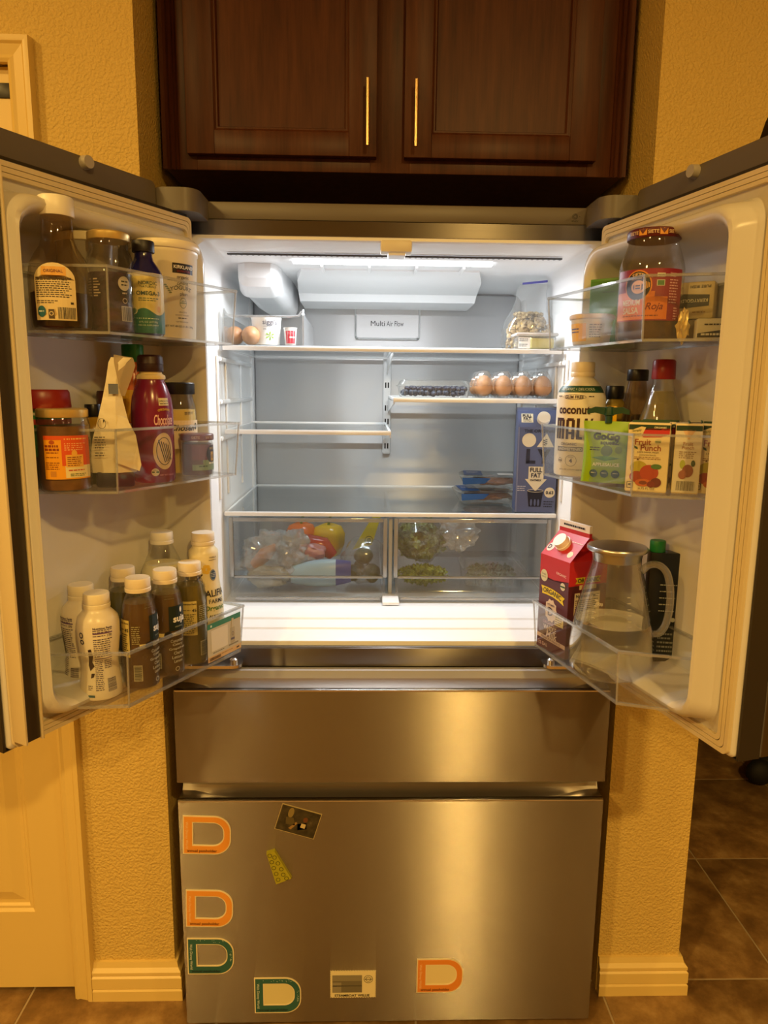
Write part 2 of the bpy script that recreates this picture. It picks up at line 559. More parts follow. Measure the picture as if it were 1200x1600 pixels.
# right wall: short wall beside the refrigerator and the arch over the passage
aw = 1.15; spring = 1.86; rise = 0.42
arch = [(RX, 0.0), (RX, spring)]
for k in range(1, 24):
    a = PI * k / 24
    arch.append((RX + aw / 2 - aw / 2 * math.cos(a), spring + rise * math.sin(a)))
arch += [(RX + aw, spring), (RX + aw, 0.0)]
wr = MB()
wr.box(AX1, RX, YW, 0.27, 0, spring, WALL)
for (p, q) in zip(arch[1:-1], arch[2:-1]):
    wr.prism([(p[0], p[1]), (q[0], q[1]), (q[0], CEIL_Z), (p[0], CEIL_Z)], 'y', YW, 0.27, WALL)
wr.box(AX1, RX, YW, 0.27, spring, CEIL_Z, WALL)
wr.box(RX + aw, 3.4, YW, 0.27, 0, CEIL_Z, WALL)
wr.box(AX1, RX - 0.05, 0.27, 0.95, 0, CEIL_Z, WALL)
struct('wall_right', wr, smooth=None)
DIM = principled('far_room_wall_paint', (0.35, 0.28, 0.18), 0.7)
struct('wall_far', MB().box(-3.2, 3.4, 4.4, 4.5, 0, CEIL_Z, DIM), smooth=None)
struct('wall_side_left', MB().box(-3.3, -3.2, -4.6, 4.4, 0, CEIL_Z, WALL), smooth=None)
struct('wall_side_right', MB().box(3.4, 3.5, -4.6, 4.4, 0, CEIL_Z, WALL), smooth=None)
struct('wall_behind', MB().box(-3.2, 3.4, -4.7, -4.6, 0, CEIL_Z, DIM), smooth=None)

# baseboards with moulded top
def base_prof(d):
    return [(0, 0), (-d, 0), (-d, 0.026), (-d + 0.003, 0.03), (-d + 0.001, 0.033), (-d + 0.001, 0.060), (-d + 0.005, 0.064), (-d + 0.003, 0.067), (-d + 0.003, 0.074), (-d + 0.010, 0.082), (-d + 0.013, 0.095), (0, 0.095)]
def baseboard(x_start, x_corner, sgn, y_end):
    pr = base_prof(0.020)
    rings = [[(x_start, YW + p[0], p[1]) for p in pr], [(x_corner - sgn * p[0], YW + p[0], p[1]) for p in pr], [(x_corner - sgn * p[0], y_end, p[1]) for p in pr]]
    return MB().loft(rings, TRIM)
bp = baseboard(-0.699, AX0, 1, 0.40)
struct('baseboard_left', bp, smooth=20)
bp = baseboard(AX1 + 0.001, RX, 1, 0.27)
struct('baseboard_right', bp, smooth=20)

# pantry door and its casing
d = MB()
yd = YW + 0.012
def door_leaf():
    xs = [DX0 + 0.01, DX0 + 0.10, DX0 + 0.355, DX0 + 0.455, DX1 - 0.092, DX1 - 0.003]
    zs = [0.012, 0.215, 0.80, 0.93, 1.55, 1.66, 1.93, DZ - 0.004]
    for i in range(5):
        for j in range(7):
            if i in (1, 3) and j in (1, 3, 5):
                continue
            d.box(xs[i], xs[i + 1], yd, yd + 0.035, zs[j], zs[j + 1], TRIM)
    return xs, zs
xs, zs = door_leaf()
door = struct('door_1', d, smooth=None)
for i in (1, 3):
    for j in (1, 3, 5):
        p = MB(); x0, x1, z0, z1 = xs[i], xs[i + 1], zs[j], zs[j + 1]
        rings = []
        for ins, y in ((0, yd + 0.001), (0.006, yd + 0.006), (0.012, yd + 0.006), (0.016, yd + 0.012), (0.024, yd + 0.012), (0.05, yd + 0.004)):
            rings.append([(x0 + ins, y, z0 + ins), (x1 - ins, y, z0 + ins), (x1 - ins, y, z1 - ins), (x0 + ins, y, z1 - ins)])
        p.loft(rings, TRIM, cap0=False)
        p.build('panel', door, smooth=None)
def casing_prof():   # (across the width from the opening outward, proud of wall)
    return [(0, 0), (0, 0.010), (0.006, 0.013), (0.012, 0.011), (0.03, 0.015), (0.034, 0.019), (0.040, 0.020), (0.044, 0.020), (0.046, 0.0)]
cs = MB()
for sgn, xe in ((1, DX1 - 0.002), (-1, DX0 + 0.002)):
    rg = []
    for z, mit in ((0, 0), (DZ - 0.004, 1)):
        rg.append([(xe + sgn * a, YW - h, z + (a if mit else 0)) for a, h in casing_prof()])
    cs.loft(rg, TRIM)
rg = []
for xe, sgn in ((DX0 + 0.002, -1), (DX1 - 0.002, 1)):
    rg.append([(xe + sgn * a, YW - h, DZ - 0.004 + a) for a, h in casing_prof()])
cs.loft(rg, TRIM)
struct('trim_1', cs, smooth=20)
hg = MB(); hg.box(DX1 - 0.04, DX1 - 0.008, yd - 0.003, yd + 0.001, 1.985, 2.012, DARKP, 0.001)
hg.build('latch_plate', door)

# recessed ceiling lamps of the kitchen
for k, (x, y, wt) in enumerate(CAN_LAMPS):
    nm = ['behind the camera on the right', 'behind the camera on the left', 'in front of the pantry door', 'far right of the kitchen', 'at the back of the kitchen'][k]
    t = thing('ceiling_lamp', 'recessed round ceiling lamp, ' + nm, 'lamp', (x, y, CEIL_Z), 0, 'recessed kitchen ceiling lamps')
    MB().lathe([(0.072, -0.004), (0.095, -0.004), (0.098, 0.0), (0.072, 0.0)], principled('lamp_trim', (0.8, 0.78, 0.72), 0.4), 32, cap0=False, cap1=False).build('trim_ring', t)
    MB().lathe([(0.07, -0.001), (0.07, 0.0)], emit('warm_bulb', WARM, 18.0), 32).build('bulb', t)
    ld = bpy.data.lights.new('lamp_light', 'AREA'); ld.shape = 'DISK'; ld.size = 0.14
    ld.energy = wt; ld.color = WARM
    lo = bpy.data.objects.new('light', ld); COL.objects.link(lo)
    lo.parent = t; lo.location = (0, 0, -0.012)

# ---- wall cabinet above the refrigerator
CY = 0.25; CZ = 1.896
cab = thing('wall_cabinet', 'dark cherry wall cabinet with two panelled doors above refrigerator', 'cabinet', (0, CY, CZ))
m = MB()
H = CEIL_Z - CZ - 0.04
m.box(-0.492, 0.492, 0.0, 0.60, 0.002, H, WOOD)
m.build('body', cab, smooth=None)
m = MB()
for x0, x1 in ((-0.462, -0.425), (-0.056, 0.028), (0.412, 0.462)):
    m.box(x0, x1, -0.008, 0.0, 0, H, WOOD, 0.001)
m.box(-0.425, -0.056, -0.008, 0.0, 0.0, 0.045, WOOD, 0.001); m.box(0.028, 0.412, -0.008, 0, 0.0, 0.045, WOOD, 0.001)
m.build('face_frame', cab)
for sx in (-1, 1):
    m = MB()
    prof = [(0.462, -0.004), (0.466, -0.012), (0.472, -0.006), (0.477, -0.013), (0.483, -0.006), (0.488, -0.012), (0.496, -0.012), (0.496, 0.0), (0.462, 0.0)]
    m.prism([(sx * a, b) for a, b in prof], 'z', 0.0, H, WOOD)
    m.build('side_moulding', cab, smooth=20)
for k, (x0, x1, hx) in enumerate(((-0.441, -0.043, -0.062), (0.015, 0.425, 0.038))):
    m = MB(); z0 = 0.026; z1 = H - 0.03; rw = 0.058; y0 = -0.030; y1 = -0.009
    m.box(x0, x0 + rw, y0, y1, z0, z1, WOOD, 0.0015); m.box(x1 - rw, x1, y0, y1, z0, z1, WOOD, 0.0015)
    m.box(x0 + rw, x1 - rw, y0, y1, z0, z0 + rw * 0.82, WOOD, 0.0015); m.box(x0 + rw, x1 - rw, y0, y1, z1 - rw, z1, WOOD, 0.0015)
    dr = m.build('cabinet_door', cab)
    m = MB(); rings = []
    a0, a1, b0, b1 = x0 + rw, x1 - rw, z0 + rw * 0.82, z1 - rw
    for ins, y in ((-0.001, y0 + 0.001), (0.004, y0 + 0.005), (0.007, y0 + 0.005), (0.010, y0 + 0.012)):
        rings.append([(a0 + ins, y, b0 + ins), (a1 - ins, y, b0 + ins), (a1 - ins, y, b1 - ins), (a0 + ins, y, b1 - ins)])
    m.loft(rings, WOOD, cap0=False)
    m.build('door_panel', dr, smooth=None)
    m = MB(); hz0, hz1 = 0.040, 0.168
    m.tube([(hx, y0 - 0.026, hz0), (hx, y0 - 0.026, hz1)], 0.0042, BRASS, 12)
    m.tube([(hx, y0, hz0 + 0.02), (hx, y0 - 0.026, hz0 + 0.02)], 0.0034, BRASS, 8); m.tube([(hx, y0, hz1 - 0.02), (hx, y0 - 0.026, hz1 - 0.02)], 0.0034, BRASS, 8)
    tag(m.build('handle', dr), 'slim brass bar pull')

# ---- dark swivel-chair foot on the floor of the passage
BLK = principled('matt_black_plastic', (0.006, 0.006, 0.006), 0.7)
ch = thing('rolling_chair', 'black foot of a chair on the tiled passage floor at right edge', 'chair', (1.648, 1.03, 0), 0)
m = MB()
m.tube([(0.0, 0, 0.17), (-0.07, 0.0, 0.145), (-0.18, 0.0, 0.085)], [0.03, 0.027, 0.022], BLK, 10); m.build('base_arm', ch)
m = MB(); m.lathe([(0.0, 0.145), (0.035, 0.14), (0.04, 0.2), (0.03, 0.45), (0.0, 0.46)], BLK, 16); m.build('column', ch)
m = MB()
m.ball((-0.235, -0.012, 0.05), 0.05, BLK, 3, (1.05, 0.75, 0.95)); m.ball((-0.195, 0.02, 0.066), 0.045, BLK, 3, (1.2, 0.8, 0.75)); m.build('caster', ch)
m = MB(); m.box(-0.03, 0.44, -0.22, 0.22, 0.45, 0.52, BLK, 0.03); m.build('seat', ch)
# ================================================================== the refrigerator
HW = 0.454
fr = thing('refrigerator', 'open stainless french door refrigerator with two freezer drawers', 'refrigerator', (0, 0, 0))
m = MB()
m.box(-HW, -0.414, 0.092, 0.84, 0.03, 1.762, GREYP, 0.002); m.box(0.414, HW, 0.092, 0.84, 0.03, 1.762, GREYP, 0.002)
m.box(-0.414, 0.414, 0.092, 0.84, 1.735, 1.762, GREYP); m.box(-0.414, 0.414, 0.80, 0.84, 0.03, 1.735, GREYP)
m.box(-0.414, 0.414, 0.092, 0.80, 0.03, 0.888, GREYP)
m.build('case', fr)
m = MB(); m.box(-0.44, 0.44, 0.07, 0.10, 0.0, 0.029, DARKP); m.build('toe_kick', fr, smooth=None)
for fx in (-0.40, 0.40):
    MB().lathe([(0.018, 0.0), (0.018, 0.012), (0.01, 0.014), (0.01, 0.029)], DARKP, 16, fx, 0.06).build('levelling_foot', fr)
m = MB(); m.box(-0.386, 0.386, 0.088, 0.22, 1.763, 1.796, GREYP, 0.003)
cap = m.build('top_cap', fr)
a = Art(planemap((0.349, 0.088, 1.777), (1, 0, 0), (0, 0, 1)))
DKT = C('2a241c')
a.ring(0, 0.002, 0.0055, 0.0055, 0.0006, DKT); a.ring(0.0005, 0.002, 0.003, 0.003, 0.0006, DKT); a.ring(0.001, 0.002, 0.0042, 0.0042, 0.0005, DKT)
a.rect(0.009, 0.0102, 0.0015, 0.0027, DKT, 1); a.lines(-0.006, 0.008, -0.0055, 2, 0.002, DKT)
a.build(cap, 'printed_symbol')
for sx in (-1, 1):
    m = MB()
    ol = rrect(0.372, 0.458, -0.005, 0.24, 0.03)
    m.prism([(sx * p[0], p[1]) for p in ol], 'z', 1.757, 1.797, GREYP)
    m.build('hinge_cover', fr, smooth=40)
# dark front rail above the opening and the cream lip of the opening
m = MB(); m.box(-0.413, 0.413, 0.084, 0.0915, 1.7335, 1.7615, STEEL_DK); m.build('top_rail', fr, smooth=None)

# cavity liner
def ring_xz(x0, x1, z0, z1, r, y):
    return [(p[0], y, p[1]) for p in rrect(x0, x1, z0, z1, r)]
m = MB()
rg = [ring_xz(-0.4135, 0.4135, 0.889, 1.7345, 0.008, 0.0915), ring_xz(-0.4135, 0.4135, 0.889, 1.7345, 0.008, 0.086),
      ring_xz(-0.407, 0.407, 0.897, 1.727, 0.02, 0.086), ring_xz(-0.403, 0.403, 0.899, 1.724, 0.03, 0.092), ring_xz(-0.402, 0.402, 0.899, 1.722, 0.03, 0.60), ring_xz(-0.397, 0.397, 0.902, 1.718, 0.04, 0.785)]
m.loft(rg, LINER, cap0=False, cap1=True)
m.build('cavity_liner', fr, smooth=40, recalc=True)
m = MB(); m.box(-0.393, 0.393, 0.772, 0.784, 0.92, 1.713, BACKSTEEL, 0.004)
m.build('back_panel', fr)
for sx in (-1, 1):
    m = MB()
    m.box(sx * 0.393, sx * 0.402, 0.72, 0.77, 0.95, 1.70, LINER, 0.004)
    for z in (1.497, 1.40, 1.315):
        m.box(sx * 0.3935, sx * 0.4025, 0.27, 0.74, z, z + 0.011, LINER, 0.004)
    for y in (0.26, 0.36, 0.56):
        m.box(sx * 0.397, sx * 0.4025, y, y + 0.012, 1.18, 1.51, LINER, 0.003)
    m.build('side_rail', fr)
# sill at the front of the cavity floor, stepped
m = MB()
pr = [(0.0865, 0.890), (0.0865, 0.899), (0.098, 0.904), (0.12, 0.913), (0.123, 0.9115), (0.126, 0.916), (0.150, 0.926), (0.153, 0.9245), (0.156, 0.929), (0.180, 0.938), (0.19, 0.9405), (0.205, 0.941), (0.215, 0.934), (0.30, 0.925), (0.77, 0.925), (0.77, 0.890)]
m.prism(pr, 'x', -0.4015, 0.4015, LINER)
m.build('sill', fr, smooth=25)
# lower front rail with the two door hinge brackets
m = MB(); m.box(-HW, HW, 0.070, 0.0855, 0.848, 0.8885, STEEL_DK, 0.001); m.build('middle_rail', fr)
for sx in (-1, 1):
    m = MB()
    ol = rrect(0.318, 0.445, 0.02, 0.0695, 0.018)
    m.prism([(sx * p[0], p[1]) for p in ol], 'z', 0.862, 0.868, CHROME)
    m.lathe([(0.009, 0.868), (0.009, 0.874), (0.005, 0.877), (0.0, 0.877)], CHROME, 14, sx * 0.337, 0.045)
    m.lathe([(0.007, 0.868), (0.007, 0.884)], CHROME, 14, sx * 0.43, 0.04)
    m.build('hinge_bracket', fr)

# cavity ceiling: LED strip, vent, latch, duct, filter housing
ZC = 1.722
m = MB(); m.box(-0.229, 0.223, 0.282, 0.302, ZC - 0.006, ZC - 0.0005, emit('fridge_led_strip', LED, 7.5), 0.002); m.build('led_strip', fr)
ld = bpy.data.lights.new('led_light', 'AREA'); ld.shape = 'RECTANGLE'; ld.size = 0.45; ld.size_y = 0.02; ld.energy = FRIDGE_LED_W; ld.color = LED
lo = bpy.data.objects.new('led_light', ld); COL.objects.link(lo); lo.location = (-0.003, 0.292, ZC - 0.008); lo.parent = fr
ld.spread = PI
# dark vent slot with grey bars across the cavity ceiling
m = MB(); m.box(-0.36, 0.36, 0.2065, 0.213, ZC - 0.004, ZC - 0.0005, C('4a4a4c'), 0.001)
vt = m.build('vent_slot', fr)
m = MB()
for i in range(60):
    x = -0.355 + i * 0.012
    m.box(x, x + 0.004, 0.207, 0.2125, ZC - 0.005, ZC - 0.0041, C('8a8c90'))
m.build('vent_bars', vt, smooth=None)['kind'] = 'stuff'
m = MB(); m.box(-0.035, 0.028, 0.085, 0.125, 1.706, 1.7305, principled('cream_latch', (0.72, 0.66, 0.54), 0.4), 0.004); m.box(-0.02, 0.016, 0.09, 0.135, 1.700, 1.712, LINER, 0.004)
m.build('mullion_catch', fr)
m = MB()
rg = []
for y, x0, x1, zb in ((0.40, -0.22, 0.21, ZC - 0.003), (0.46, -0.235, 0.225, ZC - 0.02), (0.60, -0.245, 0.235, 1.690), (0.62, -0.243, 0.233, 1.672), (0.77, -0.243, 0.233, 1.668)):
    rg.append([(x0, y, zb), (x1, y, zb), (x1, y, ZC + 0.002), (x0, y, ZC + 0.002)])
m.loft(rg, LINER)
for x in (-0.17, -0.06, 0.05, 0.16):
    m.box(x, x + 0.008, 0.33, 0.47, ZC - 0.008, ZC, LINER, 0.003)
m.build('air_duct', fr, smooth=30)
m = MB(); rg = []
for y, x0, x1, zb, r in ((0.335, -0.345, -0.285, 1.690, 0.012), (0.35, -0.362, -0.275, 1.672, 0.02), (0.42, -0.372, -0.268, 1.655, 0.026), (0.425, -0.366, -0.272, 1.657, 0.026), (0.58, -0.36, -0.262, 1.642, 0.03), (0.765, -0.352, -0.262, 1.640, 0.03)):
    rg.append([(p[0], y, p[1]) for p in rrect(x0, x1, zb, ZC + 0.03, r, 5)])
for r_ in rg:
    for i, p in enumerate(r_):
        if p[2] > ZC: r_[i] = (p[0], p[1], ZC + 0.0005)
m.loft(rg, LINER)
m.build('water_filter_housing', fr, smooth=30)
# air flow plate on the back panel
m = MB(); rg = []
for ins, y in ((0, 0.7725), (0, 0.764), (0.004, 0.761), (0.006, 0.764)):
    rg.append([(p[0], y, p[1]) for p in rrect(-0.097 + ins, 0.096 - ins, 1.582 + ins, 1.676 - ins, 0.008, 4)])
m.loft(rg[:3], CHROME, cap1=False); m.loft(rg[2:], BACKSTEEL, cap0=False)
plate = m.build('air_flow_plate', fr, smooth=30)
a = Art(planemap((0, 0.7635, 0), (1, 0, 0), (0, 0, 1)))
a.text('Multi', -0.029, 1.628, C('101012'), w=0.041, h=0.0145); a.text('Air Flow', 0.022, 1.628, C('3c3c40'), w=0.050, h=0.0145)
a.build(plate)
# centre shelf rail on the back panel, with slots
m = MB(); m.box(-0.012, 0.012, 0.757, 0.7715, 1.245, 1.53, SILV, 0.005)
rail = m.build('shelf_rail', fr)
for z in (1.262, 1.335, 1.375, 1.442):
    for x in (-0.006, 0.002):
        MB().box(x, x + 0.004, 0.7562, 0.7575, z, z + 0.016, C('17181a')).build('rail_slot', rail, smooth=None)
for (x, zt, y0) in ((-0.004, 1.335, 0.30), (0.004, 1.415, 0.30), (0.0, 1.527, 0.31)):
    m = MB(); m.prism([(0.756, zt - 0.045), (0.756, zt - 0.004), (y0, zt - 0.004), (y0, zt - 0.010)], 'x', x - 0.0015, x + 0.0015, SILV); m.build('shelf_bracket', rail, smooth=None)
# glass shelves
def shelf(x0, x1, y0, y1, z, front=0.011, trim=SILV):
    m = MB(); m.box(x0 + 0.004, x1 - 0.004, y0 + 0.004, y1, z - 0.004, z, SHELFG)
    s = m.build('shelf', fr, smooth=None)
    m = MB(); m.box(x0, x1, y0, y0 + 0.010, z - front + 0.002, z + 0.002, trim, 0.002); m.build('front_trim', s)
    m = MB(); m.box(x0, x1, y1 - 0.008, y1, z - 0.007, z + 0.003, trim, 0.002); m.build('rear_trim', s)
    m = MB(); m.box(x0, x0 + 0.006, y0 + 0.01, y1 - 0.008, z - 0.006, z + 0.001, trim, 0.001); m.build('side_trim', s)
    m = MB(); m.box(x1 - 0.006, x1, y0 + 0.01, y1 - 0.008, z - 0.006, z + 0.001, trim, 0.001); m.build('side_trim', s)
    return s
Z1, Z2R, Z2L, Z3 = 1.532, 1.418, 1.340, 1.146
shelf(-0.392, 0.392, 0.29, 0.745, Z1)
shelf(0.002, 0.392, 0.29, 0.70, Z2R)
shelf(-0.392, -0.002, 0.29, 0.70, Z2L)
shelf(-0.396, 0.396, 0.28, 0.77, Z3, 0.010)
# crisper drawers
FRM = thin_clear('crisper_frame', (0.62, 0.64, 0.65), 0.14, 0.4, 0.1, 0.30, (0.70, 0.72, 0.74))
m = MB(); m.box(-0.0045, 0.0045, 0.30, 0.76, 0.934, 1.132, C('9a9da0', 0.4), 0.001); m.box(-0.02, 0.02, 0.225, 0.30, 0.936, 0.944, LINER, 0.003); m.build('crisper_divider', fr)
for x0, x1 in ((-0.389, -0.008), (0.008, 0.389)):
    m = MB(); m.box(x0 + 0.010, x1 - 0.010, 0.297, 0.301, 0.988, 1.122, CRISP)
    fp = m.build('crisper_drawer', fr, smooth=None)
    m = MB(); rg = []
    m.box(x0, x0 + 0.010, 0.292, 0.304, 0.985, 1.132, FRM, 0.002); m.box(x1 - 0.010, x1, 0.292, 0.304, 0.985, 1.132, FRM, 0.002)
    m.box(x0 + 0.010, x1 - 0.010, 0.292, 0.304, 1.122, 1.132, FRM, 0.002); m.box(x0 + 0.010, x1 - 0.010, 0.294, 0.303, 0.982, 0.988, FRM, 0.002)
    m.build('drawer_frame', fp)
    m = MB()
    pr = [(0.299, 0.984), (0.286, 0.965), (0.276, 0.952), (0.276, 0.940), (0.280, 0.940), (0.281, 0.950), (0.290, 0.964), (0.303, 0.982)]
    i0, i1 = x0 + 0.004, x1 - 0.004
    m.loft([[(i0, p[0], p[1]) for p in pr], [(i0 + 0.012, p[0], p[1]) for p in pr], [(i1 - 0.012, p[0], p[1]) for p in pr], [(i1, p[0], p[1]) for p in pr]], CRISP)
    m.box(x0 + 0.016, x1 - 0.016, 0.272, 0.280, 0.934, 0.941, FRM, 0.002)
    m.build('drawer_lip', fp, smooth=30)
    m = MB()
    m.box(x0 + 0.012, x1 - 0.012, 0.302, 0.74, 0.944, 0.947, CRISP); m.box(x0 + 0.006, x0 + 0.009, 0.302, 0.74, 0.946, 1.115, CRISP); m.box(x1 - 0.009, x1 - 0.006, 0.302, 0.74, 0.946, 1.115, CRISP); m.box(x0 + 0.01, x1 - 0.01, 0.737, 0.74, 0.946, 1.115, CRISP)
    m.build('drawer_tray', fp, smooth=None)

# two freezer drawers with scooped finger grips along their top edges
GRIPTOP = principled('grey_grip_ledge', (0.42, 0.42, 0.43), 0.35, 0.2)
def freezer_front(z0, z1, ledge, name):
    m = MB(); rg = []
    st = [-HW, -0.44, -0.425, -0.405, -0.38, -0.34, -0.25, 0, 0.25, 0.34, 0.38, 0.405, 0.425, 0.44, HW]
    for x in st:
        q = min(1.0, max(0.0, (0.44 - abs(x)) / 0.10)); q = q * q * (3 - 2 * q)
        dz = 0.024 * q
        pr = [(0.0, z0), (0.0, z1 - 0.004), (0.0015, z1 - 0.001), (0.004, z1), (0.011, z1), (0.013, z1 - 0.001),
              (0.018 + 0.004 * q, z1 - 0.3 * dz), (0.026 + 0.01 * q, z1 - dz), (0.040 + 0.006 * q, z1 - dz), (0.046 + 0.006 * q, z1 + (ledge - z1) * 0.5 - dz * 0.3), (0.050 + 0.006 * q, ledge - 0.003), (0.054 + 0.006 * q, ledge), (0.069, ledge), (0.069, z0)]
        rg.append([(x, p[0], p[1]) for p in pr])
    n_ = len(rg[0])
    m.loft([r_[:5] for r_ in rg], STEEL, False, False, closed=False)
    m.loft([r_[4:10] for r_ in rg], STEEL_SM, False, False, closed=False)
    m.loft([r_[9:] for r_ in rg], GRIPTOP, False, False, closed=False)
    m.loft([[r_[-1], r_[0]] for r_ in rg], STEEL_SM, False, False, closed=False)
    for r_ in (rg[0], rg[-1]):
        m.add(r_, [tuple(range(n_))], STEEL_SM)
    o = m.build(name, fr, smooth=35)
    m = MB(); m.box(-HW + 0.002, HW - 0.002, -0.0012, 0.0, z1 - 0.0032, z1 - 0.0008, CHROME); m.build('edge_strip', o, smooth=None)
    return o
freezer_front(0.617, 0.8244, 0.8465, 'freezer_drawer')
freezer_front(0.030, 0.576, 0.598, 'freezer_drawer')

# ---- the two upper doors
DOOREDGE = principled('dark_door_edge', (0.035, 0.028, 0.022), 0.4, 0.3)
DOOR = {'L': (-1, 118.5, (-0.44, 0.035)), 'R': (1, 104.5, (0.44, 0.035))}
PU, PV = 0.014, 0.035
def dl(side, u, v, z=0.0):
    s, th, p = DOOR[side]; t = math.radians(th)
    eu = (math.cos(t), -math.sin(t)) if side == 'L' else (-math.cos(t), -math.sin(t))
    ev = (math.sin(t), math.cos(t)) if side == 'L' else (-math.sin(t), math.cos(t))
    return (p[0] + (u - PU) * eu[0] + (v - PV) * ev[0], p[1] + (u - PU) * eu[1] + (v - PV) * ev[1], z)
def dvec(side, u, v):
    a = Vector(dl(side, 0, 0)); return Vector(dl(side, u, v)) - a
BZ = {'top': 1.514, 'mid': 1.278, 'bot': 0.932}
def make_door(side):
    s, th, p = DOOR[side]
    k = 1 if side == 'L' else -1              # local x = k * u
    z0, z1 = 0.884, 1.752
    m = MB()
    m.box(0, k * 0.447, 0, 0.032, z0 - 0.002, z1 + 0.006, STEEL_DK, 0.003)
    for b_ in ((0.4425, 0.447, 0.033, 0.073, z0 - 0.002, z1 + 0.006), (0, 0.4425, 0.033, 0.073, z0 - 0.002, z0 - 0.0005), (0, 0.4425, 0.033, 0.073, z1 + 0.001, z1 + 0.006), (0, 0.0015, 0.033, 0.073, z0, z1)):
        m.box(k * b_[0], k * b_[1], *b_[2:], DOOREDGE)
    door = m.build('fridge_door', fr)
    door.location = dl(side, 0, 0); door.rotation_euler = (0, 0, math.radians(-th if side == 'L' else th))
    m = MB(); ol = rrect(0.048, 0.447, 1.7585, 1.806, 0.010)
    m.prism([(k * q[0], q[1]) for q in ol], 'y', 0.002, 0.044, GREYP); m.build('top_flange', door, smooth=40)
    m = MB(); m.tube([(k * 0.205, 0.044, 1.797), (k * 0.205, 0.056, 1.797)], [0.011, 0.010], principled('grey_bumper', (0.42, 0.38, 0.32), 0.4), 16); m.build('bumper', door)
    # liner: flange, raised dike, deep recess
    def R_(h, f, b, t, r, v):     # insets from hinge, free, bottom, top
        return [(k * q[0], v, q[1]) for q in rrect(0.002 + h, 0.441 - f, z0 + b, z1 - t, r, 8)]
    m = MB()
    rg = [R_(0, 0, 0, 0, 0.008, 0.033), R_(0, 0, 0, 0, 0.008, 0.076), R_(0.003, 0.003, 0.003, 0.003, 0.008, 0.080),
          R_(0.014, 0.028, 0.036, 0.040, 0.03, 0.080), R_(0.017, 0.030, 0.040, 0.044, 0.036, 0.086), R_(0.021, 0.033, 0.046, 0.050, 0.04, 0.125),
          R_(0.025, 0.035, 0.051, 0.055, 0.04, 0.135), R_(0.031, 0.039, 0.058, 0.062, 0.04, 0.137), R_(0.037, 0.043, 0.064, 0.069, 0.04, 0.132), R_(0.041, 0.046, 0.068, 0.074, 0.04, 0.118),
          R_(0.046, 0.050, 0.074, 0.082, 0.045, 0.046), R_(0.054, 0.058, 0.082, 0.092, 0.05, 0.036)]
    m.loft(rg, LINERD, cap0=False, cap1=True)
    m.build('door_liner', door, smooth=50)
    m = MB()
    for (a, b) in ((0.004, 0.011), (0.012, 0.019), (0.020, 0.026)):
        hh = lambda q: min(q * 0.55, 0.013)
        rg = [R_(hh(a), a, a, a, 0.01, 0.0795), R_(hh(a), a, a, a, 0.01, 0.087), R_(hh(b), b, b, b, 0.01, 0.087), R_(hh(b), b, b, b, 0.01, 0.0795)]
        m.loft(rg, GASKET, False, False)
    m.build('door_gasket', door, smooth=30)
    if side == 'L':
        m = MB()
        m.box(0.4135, 0.436, 0.0885, 0.118, 0.905, 1.728, principled('mullion_dark', (0.03, 0.022, 0.016), 0.35), 0.002)
        mu = m.build('mullion_flap', door)
        m = MB(); m.box(0.4095, 0.413, 0.0885, 0.121, 0.902, 1.731, GASKET, 0.001); m.box(0.4365, 0.441, 0.0885, 0.120, 0.902, 1.731, GASKET, 0.002); m.build('mullion_trim', mu)
        m = MB(); m.tube([(0.424, 0.104, 1.728), (0.424, 0.104, 1.744)], 0.009, GASKET, 12); m.build('mullion_pin', mu)
    # bins
    for lev in ('top', 'mid', 'bot'):
        zb = BZ[lev]; h = {'top': 0.096, 'mid': 0.098, 'bot': 0.094}[lev]
        def plan(o, e=0.0):
            return [(0.050 - e, 0.0415), (0.050 - e, 0.130), (0.032 - o, 0.142), (0.032 - o, 0.206 + o), (0.318 + o * 0.6, 0.206 + o), (0.384 + e, 0.095), (0.384 + e, 0.0415)]
        def rr(pl, z, dz=None):
            return [(k * q[0], q[1], z) for q in pl]
        m = MB()
        t = 0.0028
        o0, o1 = plan(-0.004), plan(0.002)
        def shrink(pl, d):
            n = len(pl); out = []
            c = (0.21, 0.12)
            for q in pl:
                vx, vy = q[0] - c[0], q[1] - c[1]
                out.append((q[0] - d * (1 if vx > 0 else -1), q[1] - d * (1 if vy > 0 else -1)))
            return out
        outer = [rr(o0, zb), rr(o1, zb + h)]
        inner = [rr(shrink(o1, t), zb + h), rr(shrink(o0, t), zb + 0.004)]
        m.loft(outer, BINP, cap0=True, cap1=False)
        m.loft(inner, BINP, cap0=False, cap1=True)
        # rim lip and the edge of the base, thicker plastic
        lip = [rr(shrink(o1, -0.002), zb + h - 0.004), rr(shrink(o1, -0.002), zb + h), rr(shrink(o1, t + 0.001), zb + h), rr(shrink(o1, t + 0.001), zb + h - 0.004)]
        m.loft(lip + [lip[0]], BINRIM, False, False)
        lip = [rr(shrink(o0, -0.0008), zb - 0.0005), rr(shrink(o0, -0.0008), zb + 0.0035), rr(shrink(o0, 0.0035), zb + 0.0035), rr(shrink(o0, 0.0035), zb - 0.0005)]
        m.loft(lip + [lip[0]], BINRIM, False, False)
        for q0, q1 in ((o0[3], o1[3]), (o0[4], o1[4])):
            m.tube([(k * q0[0], q0[1], zb), (k * q1[0], q1[1], zb + h)], 0.0018, BINRIM, 6)
        m.build('door_bin', door, smooth=None)
    return door
doorL = make_door('L'); doorR = make_door('R')
